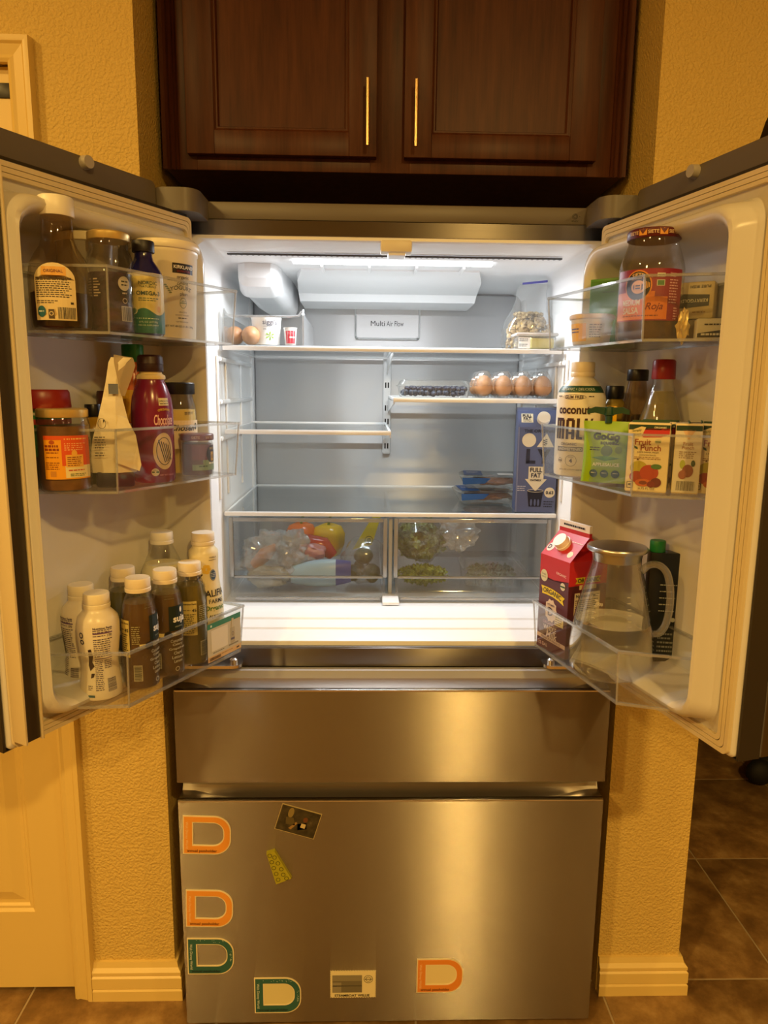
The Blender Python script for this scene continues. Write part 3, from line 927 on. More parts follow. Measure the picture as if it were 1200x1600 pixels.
# instruction card on the front of the lower left bin (code pattern left blank)
a = Art(planemap((0.085, 0.2085, BZ['bot']), (-1, 0, 0), (0, 0, 1)))
a.rect(-0.05, 0.044, 0.012, 0.084, C('c9c7bb'), 0); a.rect(-0.05, 0.044, 0.074, 0.084, C('3d8a78'), 1); a.rect(-0.05, 0.044, 0.012, 0.022, C('d9b98a'), 1)
a.rect(-0.040, 0.006, 0.030, 0.070, C('e2e0d8'), 1)
a.rect(-0.042, -0.038, 0.077, 0.081, C('d8efe8'), 2); a.lines(-0.036, -0.004, 0.027, 1, 0.003, C('555555')); a.barcode(-0.046, -0.016, 0.014, 0.019, C('5a4632'), C('d9b98a'), 1)
a.lines(-0.012, 0.02, 0.019, 1, 0.003, C('6a5a48')); a.rect(0.030, 0.038, 0.0155, 0.0185, C('5a4632'), 2)
a.rect(0.014, 0.026, 0.030, 0.060, C('b5ae9a'), 1); a.rect(0.017, 0.023, 0.060, 0.078, C('c7c2b0'), 2); a.rect(0.015, 0.025, 0.036, 0.040, C('6d6a86'), 2); a.ring(0.020, 0.048, 0.003, 0.004, 0.0007, C('555560'), 2)
a.rect(0.008, 0.036, 0.026, 0.029, C('8d8a7c'), 1)
a.build(doorL, 'paper_card')
# ================================================================== food and containers
WHITE = C('f2efe6', 0.4); CREAMW = C('f3ecd9', 0.4); BLACK = C('141315', 0.35); NAVY = C('1d2140', 0.4); DKTXT = C('2b2622')
def floor_z(lev):
    return BZ[lev] + 0.0045
def at(side, u, v, lev):
    return dl(side, u, v, floor_z(lev))
def obj(name, label, cat, p, turn=0.0, rz=None, group=None):
    return thing(name, label, cat, p, face_cam(p, turn) if rz is None else rz, group)
def cap_prof(r, z0, h):
    return [(r * 0.98, z0), (r, z0 + 0.001), (r, z0 + h - 0.002), (r * 0.94, z0 + h), (0.0, z0 + h)]
def cap(parent, r, z0, h, mat, ribs=True, band=False, name='cap'):
    m = MB()
    if band:
        m.lathe([(r * 1.02, z0), (r * 1.03, z0 + 0.001), (r * 1.03, z0 + h * 0.26), (r * 0.99, z0 + h * 0.30)], mat, 40, cap1=False)
        z0 += h * 0.30; h *= 0.70
    m.lathe(cap_prof(r, z0, h), mat, 60 if ribs else 36, rib=1 if ribs else 0, ribd=0.022)
    return m.build(name, parent, smooth=40)
def body(parent, prof, mat, seg=36, name='body', sq=0.0):
    return MB().lathe(prof, mat, seg, sq=sq, cap1=False).build(name, parent, smooth=50)
def fill(parent, prof, mat, top, name='contents', ins=0.0022, sq=0.0, z0=0.003):
    pr = []
    def rad(t):
        for (r0, a0), (r1, a1) in zip(prof, prof[1:]):
            if a0 <= t <= a1 and a1 > a0: return r0 + (r1 - r0) * (t - a0) / (a1 - a0)
        return prof[-1][0]
    n = 12
    for i in range(n + 1):
        t = z0 + (top - z0) * i / n
        pr.append((max(rad(t) - ins, 0.001), t))
    pr.append((0.0, top))
    return MB().lathe(pr, mat, 32, sq=sq).build(name, parent, smooth=50)

# ------------------------------------------------ left door, top bin
# barbecue sauce bottle
p = at('L', 0.334, 0.128, 'top')
t = obj('sauce_bottle', 'clear sauce bottle with white cap, dark sauce and cream ORIGINAL label', 'bottle', p, -12)
pr = [(0.036, 0), (0.042, 0.004), (0.0435, 0.02), (0.0435, 0.075), (0.041, 0.092), (0.034, 0.106), (0.026, 0.118), (0.0225, 0.128), (0.0215, 0.15), (0.0215, 0.166)]
GLB = thin_clear('stained_sauce_glass', (0.90, 0.84, 0.74), 0.06, 0.7, 0.04, 0.03, (0.28, 0.12, 0.04))
body(t, pr, GLB); fill(t, pr, C('1c0d08', 0.3), 0.052)
cap(t, 0.0245, 0.160, 0.027, C('f0ebdd', 0.4), ribs=False)
a = Art(cylmap(pr, 0.0435))
lab = C('e6d3a0', 0.5)
a.rect(-0.029, 0.029, 0.012, 0.068, lab, 0, m=2)
a.poly([(-0.029, 0.068)] + [(0.029 * math.cos(PI - PI * k / 12), 0.068 + 0.023 * math.sin(PI * k / 12)) for k in range(13)], lab, 0)
a.rect(-0.017, 0.017, 0.0735, 0.0855, C('e0a83c'), 1); a.text('ORIGINAL', 0, 0.0795, C('7a3f14'), w=0.026, bold=0.02)
a.lines(-0.026, 0.026, 0.071, 10, 0.0029, C('3a332a')); a.lines(-0.026, 0.005, 0.039, 2, 0.0026, C('4a4034'))
a.ell(-0.019, 0.024, 0.0065, 0.0078, C('2d6a78'), 1); a.lines(-0.023, -0.015, 0.025, 1, 0.004, C('d9e6df'), layer=2)
a.rect(-0.009, -0.001, 0.014, 0.027, C('5a4a34'), 1); a.ring(-0.005, 0.021, 0.003, 0.003, 0.001, lab, 2)
a.barcode(0.004, 0.027, 0.014, 0.030, C('2b2622'), lab); a.rect(0.021, 0.025, 0.0345, 0.0375, C('3a332a'), 1)
a.build(t)
# wide jar behind
p = at('L', 0.245, 0.085, 'top')
t = obj('wide_tub', 'wide translucent tub with pale ribbed lid behind the gold lidded jar', 'tub', p)
pr = [(0.038, 0), (0.043, 0.004), (0.046, 0.135), (0.047, 0.142)]
body(t, pr, thin_clear('milky_tub_plastic', (0.8, 0.78, 0.7), 0.06, 0.5, 0.15, 0.35, (0.75, 0.7, 0.58))); cap(t, 0.049, 0.140, 0.014, C('d9cda8', 0.35), ribs=False, name='lid')
# gold lidded jar with dark preserve
p = at('L', 0.268, 0.158, 'top')
t = obj('preserve_jar', 'glass jar of dark purple preserve with gold metal lid', 'jar', p)
pr = [(0.030, 0), (0.034, 0.004), (0.0345, 0.015), (0.0345, 0.104), (0.032, 0.116), (0.028, 0.122), (0.028, 0.138)]
body(t, pr, GLASS)
fill(t, pr, speckle('dark_preserve', [(0.35, (0.016, 0.006, 0.010)), (0.6, (0.06, 0.018, 0.03)), (0.8, (0.13, 0.05, 0.06))], 60, 0.25), 0.088)
cap(t, 0.031, 0.136, 0.012, GOLDLID, ribs=False, name='lid')
a = Art(cylmap(pr, 0.0345))
PT = C('cdb9a0')
a.ell(0.020, 0.072, 0.0095, 0.0105, C('d9cfc0'), 0); a.lines(0.015, 0.026, 0.076, 2, 0.005, DKTXT)
a.barcode(0.015, 0.031, 0.018, 0.038, C('2b2622'), C('cfc6b8')); a.lines(0.016, 0.024, 0.059, 1, 0.005, PT); a.ring(0.020, 0.047, 0.004, 0.004, 0.001, PT)
for i in range(7): a.rect(-0.026, -0.019 + 0.002 * (i % 3), 0.076 - i * 0.004, 0.078 - i * 0.004, PT, 1)
a.build(t)
# fish oil bottle
p = at('L', 0.212, 0.172, 'top')
t = obj('supplement_bottle', 'cobalt blue OMEGA-3 bottle with black cap and cream green label', 'bottle', p, 8)
pr = [(0.025, 0), (0.0275, 0.003), (0.028, 0.01), (0.028, 0.088), (0.0265, 0.098), (0.021, 0.108), (0.0155, 0.115), (0.0135, 0.122), (0.0135, 0.132)]
body(t, pr, principled('cobalt_glass', (0.008, 0.010, 0.10), 0.08, 0.0, Coat_Weight=0.5)); cap(t, 0.0172, 0.128, 0.017, C('17151f', 0.45))
a = Art(cylmap(pr, 0.028)); YL = C('e8d27e')
a.rect(-0.036, 0.036, 0.004, 0.090, YL, 0); a.rect(-0.036, 0.036, 0.089, 0.0945, C('d8cfc0'), 0)
GRN = C('1f6a56')
a.rect(-0.036, 0.036, 0.003, 0.030, GRN, 1)
for k in range(36):
    q = -0.036 + 0.002 * k; a.rect(q, q + 0.002, 0.030, 0.036 + 0.005 * math.cos((q + 0.008) * 130), GRN, 1, n=1)
a.text('NORDIC', 0.001, 0.079, C('2f4a3e'), w=0.028, bold=0.01); a.text('NATURALS', 0.001, 0.0735, C('2f4a3e'), w=0.024)
a.text('OMEGA-3', 0.001, 0.0635, C('16392f'), w=0.036, bold=0.02); a.lines(-0.014, 0.018, 0.0565, 2, 0.0032, C('5a6a4a'))
a.lines(-0.018, 0.018, 0.026, 1, 0.003, C('cfe0c0')); a.text('8 FL OZ (237 ML)', 0.0, 0.0195, C('d8e6cc'), w=0.028); a.text('FISH OIL SUPPLEMENT', 0.0, 0.015, C('d8e6cc'), w=0.031)
a.ell(-0.022, 0.037, 0.006, 0.006, C('e6dca8'), 2); a.ell(-0.022, 0.037, 0.0045, 0.0045, C('2f6a50'), 3); a.ell(0.017, 0.040, 0.003, 0.005, C('e0b050'), 2)
a.build(t)
# yogurt tub
p = at('L', 0.116, 0.122, 'top')
t = obj('yogurt_tub', 'large cream organic greek yogurt tub with lid, in upper left bin', 'tub', p, 14)
pr = [(0.047, 0), (0.050, 0.003), (0.056, 0.140), (0.0575, 0.142), (0.0575, 0.148), (0.057, 0.150)]
body(t, pr, C('f0e6cc', 0.35)); MB().lathe([(0.0595, 0.148), (0.061, 0.150), (0.061, 0.158), (0.059, 0.161), (0.054, 0.161), (0.052, 0.158), (0.0, 0.158)], C('f3ead2', 0.35), 40).build('lid', t, smooth=40)
a = Art(cylmap(pr, 0.053))
a.rect(0.0, 0.040, 0.108, 0.124, C('1e1518'), 0); a.text('KIRKLAND', 0.020, 0.118, WHITE, w=0.036, bold=0.02); a.text('SIGNATURE', 0.020, 0.1115, C('a03038'), w=0.026)
a.text('organic', 0.018, 0.101, DKTXT, w=0.022, bold=0.008); a.text('GREEK', 0.018, 0.090, C('5a5e48'), w=0.022, bold=0.01, arc=0.003); a.text('YOGURT', 0.015, 0.081, C('5a5e48'), w=0.040, bold=0.012, arc=0.004); a.text('plain', 0.019, 0.074, DKTXT, w=0.014)
for k in range(5): a.ell(-0.012 + 0.002 * k, 0.088 - 0.003 * k, 0.0025, 0.0012, C('6a7a58'), 1, 10)
a.ring(0.018, 0.060, 0.0068, 0.0085, 0.0007, C('3a6a4a')); a.rect(0.0115, 0.0245, 0.0595, 0.0605, C('3a6a4a'), 1); a.text('USDA', 0.018, 0.063, C('3a6a4a'), w=0.009)
a.text('GRADE A', 0.017, 0.045, C('5a554a'), w=0.015); a.text('NONFAT YOGURT', 0.016, 0.040, C('5a554a'), w=0.026); a.lines(0.008, 0.026, 0.036, 1, 0.004, C('5a554a')); a.text('KEEP REFRIGERATED', 0.016, 0.029, DKTXT, w=0.024)
a.text('NET WT 48 OZ (3 LB) 1.36kg', 0.012, 0.021, C('3a4a52'), w=0.056, bold=0.01)
a.build(t)

# ------------------------------------------------ left door, middle bin
p = at('L', 0.346, 0.128, 'mid')
t = obj('nut_butter_jar', 'glass jar of brown nut butter with gold lid and orange yellow label', 'jar', p)
pr = [(0.034, 0), (0.0375, 0.004), (0.038, 0.014), (0.038, 0.098), (0.036, 0.106), (0.034, 0.110), (0.034, 0.116)]
body(t, pr, GLASS); fill(t, pr, speckle('brown_nut_butter', [(0.3, (0.11, 0.045, 0.012)), (0.7, (0.22, 0.10, 0.03))], 25, 0.3), 0.097)
cap(t, 0.0365, 0.110, 0.013, GOLDLID, ribs=False, name='lid')
a = Art(cylmap(pr, 0.038)); ORG = C('d9541c'); YEL = C('eba41e')
a.rect(-0.030, 0.040, 0.020, 0.084, YEL, 0); a.rect(-0.004, 0.040, 0.040, 0.084, ORG, 1); a.rect(-0.030, -0.004, 0.078, 0.084, ORG, 1); a.rect(0.0, 0.040, 0.022, 0.040, C('e6d8a0'), 1)
a.ell(-0.017, 0.0745, 0.004, 0.003, C('b0521a'), 1); a.lines(-0.028, -0.006, 0.0705, 2, 0.005, C('8a3a10'), 0.0034, seed=12)
a.lines(-0.026, -0.008, 0.060, 1, 0.004, C('8a4a10')); a.lines(-0.027, -0.008, 0.053, 1, 0.003, C('8a4a10')); a.lines(-0.028, -0.007, 0.045, 4, 0.003, C('8a4a10'))
a.lines(0.0, 0.034, 0.080, 1, 0.004, C('f0d070')); a.lines(0.0, 0.032, 0.073, 4, 0.003, C('f0c080'))
a.rect(0.001, 0.026, 0.038, 0.056, C('e9b24a'), 2); a.ell(0.013, 0.058, 0.004, 0.005, C('e9b24a'), 2); a.lines(0.003, 0.024, 0.053, 5, 0.003, C('8a4a20'), layer=3); a.lines(0.004, 0.028, 0.034, 1, 0.004, C('c04a30'), layer=2); a.lines(0.006, 0.03, 0.028, 2, 0.0025, C('3a5a30'), layer=2)
a.rect(-0.021, -0.013, 0.024, 0.032, C('c88a30'), 1)
a.build(t)
p = at('L', 0.338, 0.0755, 'mid')
t = obj('spice_tub', 'tall tub with dark red screw lid behind the nut butter jar', 'jar', p, 10)
pr = [(0.034, 0), (0.038, 0.003), (0.039, 0.02), (0.039, 0.122), (0.036, 0.126)]
body(t, pr, C('3a2a1c', 0.3)); MB().lathe([(0.040, 0.122), (0.041, 0.124), (0.0395, 0.146), (0.037, 0.150), (0.0, 0.150)], C('8e1f1c', 0.35), 44).build('lid', t, smooth=40)
a = Art(cylmap(pr, 0.039)); a.rect(-0.05, 0.05, 0.05, 0.118, C('2c7a3a'), 0); a.rect(-0.05, 0.05, 0.098, 0.106, C('b23a34'), 1); a.rect(-0.05, 0.05, 0.112, 0.116, C('c9c0a8'), 1); a.build(t)
p = at('L', 0.236, 0.067, 'mid')
t = obj('mustard_bottle', 'small yellow bottle with black cap behind the foil bag', 'bottle', p)
pr = [(0.022, 0), (0.024, 0.004), (0.024, 0.080), (0.020, 0.096), (0.011, 0.104), (0.011, 0.112)]
body(t, pr, C('a8801e', 0.25)); cap(t, 0.0135, 0.106, 0.020, BLACK)
p = at('L', 0.196, 0.058, 'mid')
t = obj('ketchup_bottle', 'bottle with dark maroon cap half hidden behind the foil bag', 'bottle', p)
pr = [(0.017, 0), (0.019, 0.004), (0.020, 0.10), (0.016, 0.118), (0.015, 0.124)]
body(t, pr, C('3a1816', 0.3)); cap(t, 0.0175, 0.118, 0.030, C('43191a', 0.4))
p = at('L', 0.282, 0.110, 'mid')
t = obj('green_carton', 'narrow dark green packet reading ORGANIC upwards beside the jar', 'packet', p, 15)
m = MB(); ol = rrect(-0.013, 0.013, 0, 0.088, 0.008, 5); m.prism(ol, 'y', -0.007, 0.007, C('2a3218', 0.35)); m.build('body', t, smooth=40)
a = Art(planemap((0, -0.007, 0), (1, 0, 0), (0, 0, 1))); a.rect(-0.010, 0.010, 0.006, 0.076, C('333d1c'), 0); a.text('ORGANIC', -0.001, 0.036, C('d3cfb0'), w=0.034, rot=PI / 2, bold=0.01); a.build(t)
# foil bag
p = at('L', 0.284, 0.162, 'mid')
t = obj('foil_bag', 'crumpled cream foil coffee bag with navy base, folded at the top', 'bag', p, 0)
FOIL = speckle('cream_foil', [(0.3, (0.70, 0.60, 0.40)), (0.7, (0.86, 0.78, 0.58))], 18, 0.32, 3, 0.5, 0.006)
m = MB(); m.box(-0.027, 0.030, -0.018, 0.018, 0.0, 0.026, C('1f1b36', 0.35), 0.005); m.build('base', t)
m = MB(); rg = []
for z, x0, x1, d0 in ((0.024, -0.031, 0.033, 0.021), (0.045, -0.033, 0.034, 0.022), (0.075, -0.029, 0.033, 0.020), (0.105, -0.020, 0.024, 0.016), (0.135, -0.012, 0.018, 0.012), (0.165, -0.005, 0.015, 0.008), (0.192, 0.000, 0.026, 0.005), (0.200, 0.004, 0.034, 0.003)):
    rg.append([(x0, -d0 * 0.6, z), ((x0 + x1) / 2 + 0.004, -d0 * 1.15, z), (x1, -d0 * 0.7, z), (x1, d0, z), (x0, d0, z)])
m.loft(rg, FOIL); m.build('bag_body', t, smooth=25)
m = MB(); m.loft([[(0.010, -0.021, 0.112), (0.022, -0.018, 0.108), (0.020, -0.012, 0.11), (0.010, -0.014, 0.112)], [(0.004, -0.030, 0.085), (0.034, -0.022, 0.082), (0.033, -0.012, 0.084), (0.004, -0.018, 0.086)], [(0.000, -0.033, 0.050), (0.040, -0.026, 0.036), (0.038, -0.014, 0.038), (0.0, -0.020, 0.05)], [(0.004, -0.031, 0.040), (0.037, -0.025, 0.026), (0.036, -0.016, 0.027), (0.004, -0.022, 0.041)]], FOIL); m.build('folded_flap', t, smooth=25)
m = MB(); m.loft([[(0.016, -0.010, 0.142), (0.021, -0.008, 0.141), (0.021, -0.003, 0.141), (0.016, -0.004, 0.142)], [(0.012, -0.010, 0.165), (0.032, -0.004, 0.168), (0.032, 0.0, 0.168), (0.012, -0.004, 0.165)], [(0.008, -0.006, 0.192), (0.039, -0.002, 0.188), (0.039, 0.001, 0.188), (0.008, -0.003, 0.192)], [(0.008, -0.005, 0.204), (0.036, -0.001, 0.200), (0.036, 0.001, 0.200), (0.008, -0.003, 0.204)]], thin_clear('crinkled_foil_film', (0.75, 0.66, 0.5), 0.12, 0.5, 0.2, 0.4, (0.7, 0.6, 0.45))); m.build('top_fold', t, smooth=25)
a = Art(planemap((0.003, -0.0155, 0.150), (1, 0, 0), (0, 0.28, 1))); a.rect(-0.005, 0.009, -0.006, 0.010, NAVY, 0); a.build(t, 'navy_band')
a = Art(planemap((-0.014, -0.024, 0.06), (1, -0.2, 0), (0, 0.12, 1))); a.ring(0.0, 0.040, 0.006, 0.008, 0.0007, DKTXT); a.rect(0.002, 0.004, 0.042, 0.046, DKTXT, 1); a.lines(-0.012, 0.004, 0.020, 5, 0.004, C('4a4438')); a.lines(-0.012, 0.002, -0.004, 2, 0.004, C('4a4438')); a.build(t, 'bag_print')
# green capped sauce bottle
p = at('L', 0.150, 0.074, 'mid')
t = obj('hot_sauce_bottle', 'tall orange sauce bottle with green cap behind the foil bag', 'bottle', p)
pr = [(0.027, 0), (0.029, 0.004), (0.029, 0.128), (0.026, 0.150), (0.019, 0.176), (0.0165, 0.188), (0.0165, 0.205)]
body(t, pr, C('d8641a', 0.25)); cap(t, 0.0185, 0.198, 0.030, C('1f7a34', 0.4))
a = Art(cylmap(pr, 0.029)); a.rect(-0.04, 0.04, 0.095, 0.150, C('d9a422'), 0, m=3); a.rect(-0.04, 0.04, 0.03, 0.093, C('e2cfa0'), 0); a.lines(-0.008, 0.024, 0.078, 2, 0.008, C('7a2a12')); a.build(t)
# chocolate syrup
p = at('L', 0.199, 0.163, 'mid')
t = obj('syrup_bottle', 'magenta chocolate syrup squeeze bottle with dark brown flip cap', 'bottle', p, 12)
pr = [(0.031, 0), (0.0335, 0.003), (0.034, 0.015), (0.0335, 0.06), (0.0335, 0.085), (0.0335, 0.12), (0.031, 0.140), (0.025, 0.157), (0.0215, 0.165), (0.0215, 0.170)]
body(t, pr, C('7a1d3e', 0.22)); MB().lathe([(0.0225, 0.168), (0.0235, 0.170), (0.023, 0.174), (0.018, 0.177), (0.018, 0.182)], C('e6cf92', 0.4), 30).build('neck_collar', t)
MB().lathe([(0.0205, 0.180), (0.021, 0.181), (0.0205, 0.192), (0.0212, 0.193), (0.020, 0.204), (0.017, 0.207), (0.0, 0.207)], C('2e1413', 0.35), 36).build('cap', t, smooth=35)
a = Art(cylmap(pr, 0.034)); CRM = C('e8d3b0'); PK = C('e6a8b4')
a.rect(0.004, 0.023, 0.126, 0.138, C('d9cfa8'), 0, m=2); a.text('SPROUTS', 0.0135, 0.133, DKTXT, w=0.017); a.lines(0.006, 0.022, 0.1295, 1, 0.003, DKTXT)
a.text('ORGANIC', 0.013, 0.118, C('d9b03c'), w=0.023, bold=0.02, arc=0.002); a.text('Chocolate', 0.012, 0.103, C('efc0b8'), h=0.017, w=0.034, bold=0.015, shear=0.15); a.text('~ SYRUP ~', 0.012, 0.092, PK, w=0.026, bold=0.02)
a.ell(0.010, 0.052, 0.0185, 0.030, C('d9bd90'), 0, 32)
for k in range(5): a.poly([(0.000 + k * 0.004, 0.070 - k * 0.002), (0.0015 + k * 0.004, 0.071 - k * 0.002), (0.0115 + k * 0.003, 0.034 + k * 0.001), (0.010 + k * 0.003, 0.033 + k * 0.001)], C('20100e'), 1)
a.ring(0.010, 0.052, 0.0135, 0.023, 0.0012, C('20100e'), 1)
a.ell(-0.006, 0.018, 0.0063, 0.0063, C('d8cfae'), 1); a.rect(-0.0115, -0.0005, 0.0170, 0.0195, C('2f5a34'), 2); a.text('USDA', -0.006, 0.0215, C('2f5a34'), w=0.007, layer=3)
a.text('NET WT 15.8 OZ', 0.014, 0.013, PK, w=0.026)
a.build(t)
# mayonnaise jar
p = at('L', 0.0895, 0.112, 'mid')
t = obj('mayonnaise_jar', 'jar of pale yellow mayonnaise with black lid and black script', 'jar', p, 14)
pr = [(0.033, 0), (0.036, 0.004), (0.0365, 0.012), (0.0365, 0.110), (0.0345, 0.126), (0.031, 0.136), (0.031, 0.146)]
body(t, pr, GLASS); fill(t, pr, C('e0c46a', 0.5), 0.116); cap(t, 0.0345, 0.143, 0.021, BLACK, name='lid')
a = Art(cylmap(pr, 0.0365)); a.rect(-0.05, 0.05, 0.046, 0.097, C('ecd9b4'), 0); a.text('Chosen', 0.003, 0.084, BLACK, w=0.046, bold=0.03, shear=0.35); a.text('FOODS', 0.004, 0.072, BLACK, w=0.02); a.ell(0.031, 0.086, 0.004, 0.006, C('3a3a30'), 1); a.lines(0.006, 0.026, 0.112, 2, 0.003, C('5a4a20')); a.build(t)
# bean dip jar
p = at('L', 0.107, 0.1745, 'mid')
t = obj('dip_jar', 'short mauve dip jar with dark red lid at the front of left bin', 'jar', p, 20)
pr = [(0.026, 0), (0.0275, 0.003), (0.028, 0.010), (0.028, 0.056), (0.026, 0.063), (0.026, 0.068)]
body(t, pr, GLASS); fill(t, pr, C('5c3a40', 0.4), 0.058); cap(t, 0.0295, 0.064, 0.011, C('6e2422', 0.35), ribs=False, name='lid')
a = Art(cylmap([(0.0295, 0.064), (0.0295, 0.075)], 0.0295)); a.text('SIETE', 0.012, 0.0695, C('d8b8a0'), w=0.014); a.text('SIETE', -0.012, 0.0695, C('d8b8a0'), w=0.014); a.build(t, 'lid_print')
a = Art(cylmap(pr, 0.030)); a.rect(-0.02, 0.034, 0.012, 0.022, C('7f9a7c'), 0); a.rect(0.0, 0.034, 0.018, 0.030, C('7f9a7c'), 0); a.rect(-0.02, 0.034, 0.030, 0.056, C('6a3d4c'), 0)
a.ell(0.020, 0.040, 0.013, 0.0155, C('17181c'), 1); a.text('SIETE', 0.020, 0.050, C('d9b45a'), w=0.012); a.rect(0.017, 0.025, 0.028, 0.044, C('c9a24a'), 2); a.ring(0.021, 0.036, 0.003, 0.003, 0.001, C('17181c'), 3); a.lines(-0.008, 0.010, 0.0205, 1, 0.006, C('32503c'), layer=2); a.lines(0.012, 0.030, 0.026, 1, 0.008, C('e6ead8'), layer=2); a.build(t)

# ------------------------------------------------ left door, bottom bin
def shake(p, label, turn):
    t = obj('protein_shake', label, 'bottle', p, turn, group='white protein shakes in the lower left bin')
    pr = [(0.031, 0), (0.033, 0.003), (0.0325, 0.02), (0.029, 0.050), (0.0285, 0.062), (0.031, 0.082), (0.033, 0.100), (0.0335, 0.122), (0.031, 0.134), (0.024, 0.142), (0.0205, 0.146), (0.0205, 0.152)]
    body(t, pr, C('eadfc6', 0.3)); cap(t, 0.0205, 0.149, 0.024, C('f2e6c6', 0.4), band=True)
    a = Art(cylmap(pr, 0.033)); PUR = C('4a3a55')
    a.ring(-0.031, 0.110, 0.004, 0.005, 0.0016, C('20204a')); a.ring(-0.030, 0.099, 0.004, 0.004, 0.0016, C('20204a')); a.poly([(-0.021, 0.086), (-0.016, 0.088), (-0.013, 0.076), (-0.016, 0.064), (-0.012, 0.058), (-0.020, 0.050), (-0.023, 0.060), (-0.021, 0.070)], C('2a1510'), 1); a.poly([(-0.018, 0.046), (-0.012, 0.046), (-0.014, 0.040), (-0.019, 0.038)], C('2a1510'), 1)
    a.text('Nutrition Facts', 0.004, 0.122, PUR, w=0.029, bold=0.03); a.rect(-0.011, 0.019, 0.1125, 0.1145, C('6a4a7a'), 1); a.lines(-0.011, 0.019, 0.119, 2, 0.003, PUR); a.text('170', 0.014, 0.109, PUR, h=0.0042, bold=0.02); a.lines(-0.011, 0.008, 0.110, 1, 0.003, PUR)
    a.lines(-0.011, 0.019, 0.104, 9, 0.0036, PUR); a.rect(-0.011, 0.019, 0.0695, 0.0708, C('6a4a7a'), 1); a.lines(-0.011, 0.003, 0.067, 16, 0.0032, PUR, seed=4); a.lines(0.005, 0.019, 0.067, 5, 0.0032, PUR, seed=8)
    a.lines(-0.024, -0.016, 0.026, 3, 0.003, PUR); a.rect(-0.024, -0.013, 0.006, 0.010, C('2a5a6a'), 1)
    a.barcode(0.008, 0.023, 0.014, 0.036, C('3a304a'), C('e6dcc6'), horizontal=True)
    a.build(t)
    return t
p = at('L', 0.304, 0.128, 'bot'); shake(p, 'white protein shake bottle in front, nutrition facts facing out', 4)
p = at('L', 0.282, 0.0655, 'bot'); shake(p, 'white protein shake bottle partly hidden behind the other shake', -60)
def juice(p, label, turn, col='2a2410'):
    t = obj('juice_bottle', label, 'bottle', p, turn, group='dark green juices in the lower left bin')
    pr = [(0.026, 0), (0.0285, 0.003), (0.029, 0.012), (0.029, 0.118), (0.0285, 0.130), (0.026, 0.144), (0.022, 0.156), (0.0185, 0.163), (0.018, 0.170)]
    body(t, pr, thin_clear('juice_bottle_plastic', (0.9, 0.88, 0.8), 0.06, 0.6, 0.04, 0.02)); fill(t, pr, principled('green_juice_' + col, hexc(col), 0.2), 0.148, ins=0.0012)
    cap(t, 0.0205, 0.166, 0.023, C('f1e2c4', 0.4), band=True)
    a = Art(cylmap(pr, 0.029)); DG = C('10231f'); CR = C('dfd9b0')
    a.rect(-0.002, 0.046, 0.084, 0.128, DG, 0); a.text('suja', 0.018, 0.103, WHITE, w=0.026, bold=0.03); a.text('ORGANIC', 0.016, 0.091, C('b8c0a8'), w=0.016); a.ell(0.021, 0.120, 0.0025, 0.005, WHITE, 1)
    a.rect(-0.020, 0.046, 0.074, 0.081, C('d8c98a'), 0); a.text('UBER GREENS', 0.020, 0.0775, DG, w=0.020); a.ell(-0.004, 0.077, 0.007, 0.007, C('151512'), 1, 18)
    for k, s_ in enumerate(('Cucumber', 'Celery', 'Grapefruit', 'Chard', 'Lettuce', 'Lemon')): a.text(s_, 0.012, 0.066 - k * 0.0075, C('cfcdb4'), h=0.0055, w=0.0032 * len(s_), bold=0.01)
    a.ring(0.010, 0.014, 0.004, 0.004, 0.0008, CR); a.ring(-0.012, 0.058, 0.004, 0.004, 0.0006, C('6a5c38'))
    a.text('SEPARATE', 0.0, 0.146, C('6a5c38'), w=0.018); a.lines(-0.009, 0.010, 0.1425, 1, 0.004, C('6a5c38'))
    # nutrition panel on the other side
    a.rect(-0.062, -0.036, 0.058, 0.122, C('c9b872'), 0); a.text('Nutrition Facts', -0.049, 0.117, DKTXT, w=0.024, bold=0.02); a.text('45', -0.041, 0.105, DKTXT, h=0.006, bold=0.02); a.lines(-0.060, -0.046, 0.106, 1, 0.003, DKTXT)
    a.lines(-0.061, -0.038, 0.098, 10, 0.0038, DKTXT); a.barcode(-0.030, -0.018, 0.018, 0.044, C('22201a'), C('c9c0a0'), horizontal=True); a.lines(-0.032, -0.018, 0.112, 9, 0.0036, C('a8a070'))
    a.build(t)
    return t
p = at('L', 0.208, 0.085, 'bot'); juice(p, 'olive green juice bottle at the back, between shake and row', 20, '5f5a16')
p = at('L', 0.246, 0.160, 'bot'); juice(p, 'dark juice bottle at the left end of the front row', 36, '5a3c10')
p = at('L', 0.184, 0.160, 'bot'); juice(p, 'dark juice bottle in the middle of the front row', 12, '5a3f10')
p = at('L', 0.122, 0.160, 'bot'); juice(p, 'olive juice bottle with nutrition panel, right of the front row', 92, '665a16')
# milk bottle
p = at('L', 0.112, 0.086, 'bot')
t = obj('milk_bottle', 'clear conical milk bottle half full with white cap', 'bottle', p)
pr = [(0.036, 0), (0.041, 0.004), (0.042, 0.02), (0.042, 0.150), (0.040, 0.162), (0.020, 0.208), (0.018, 0.214), (0.018, 0.224)]
body(t, pr, GLASS); fill(t, pr, C('efe6c4', 0.3), 0.176); cap(t, 0.0205, 0.214, 0.022, C('f2eee4', 0.4), band=True)
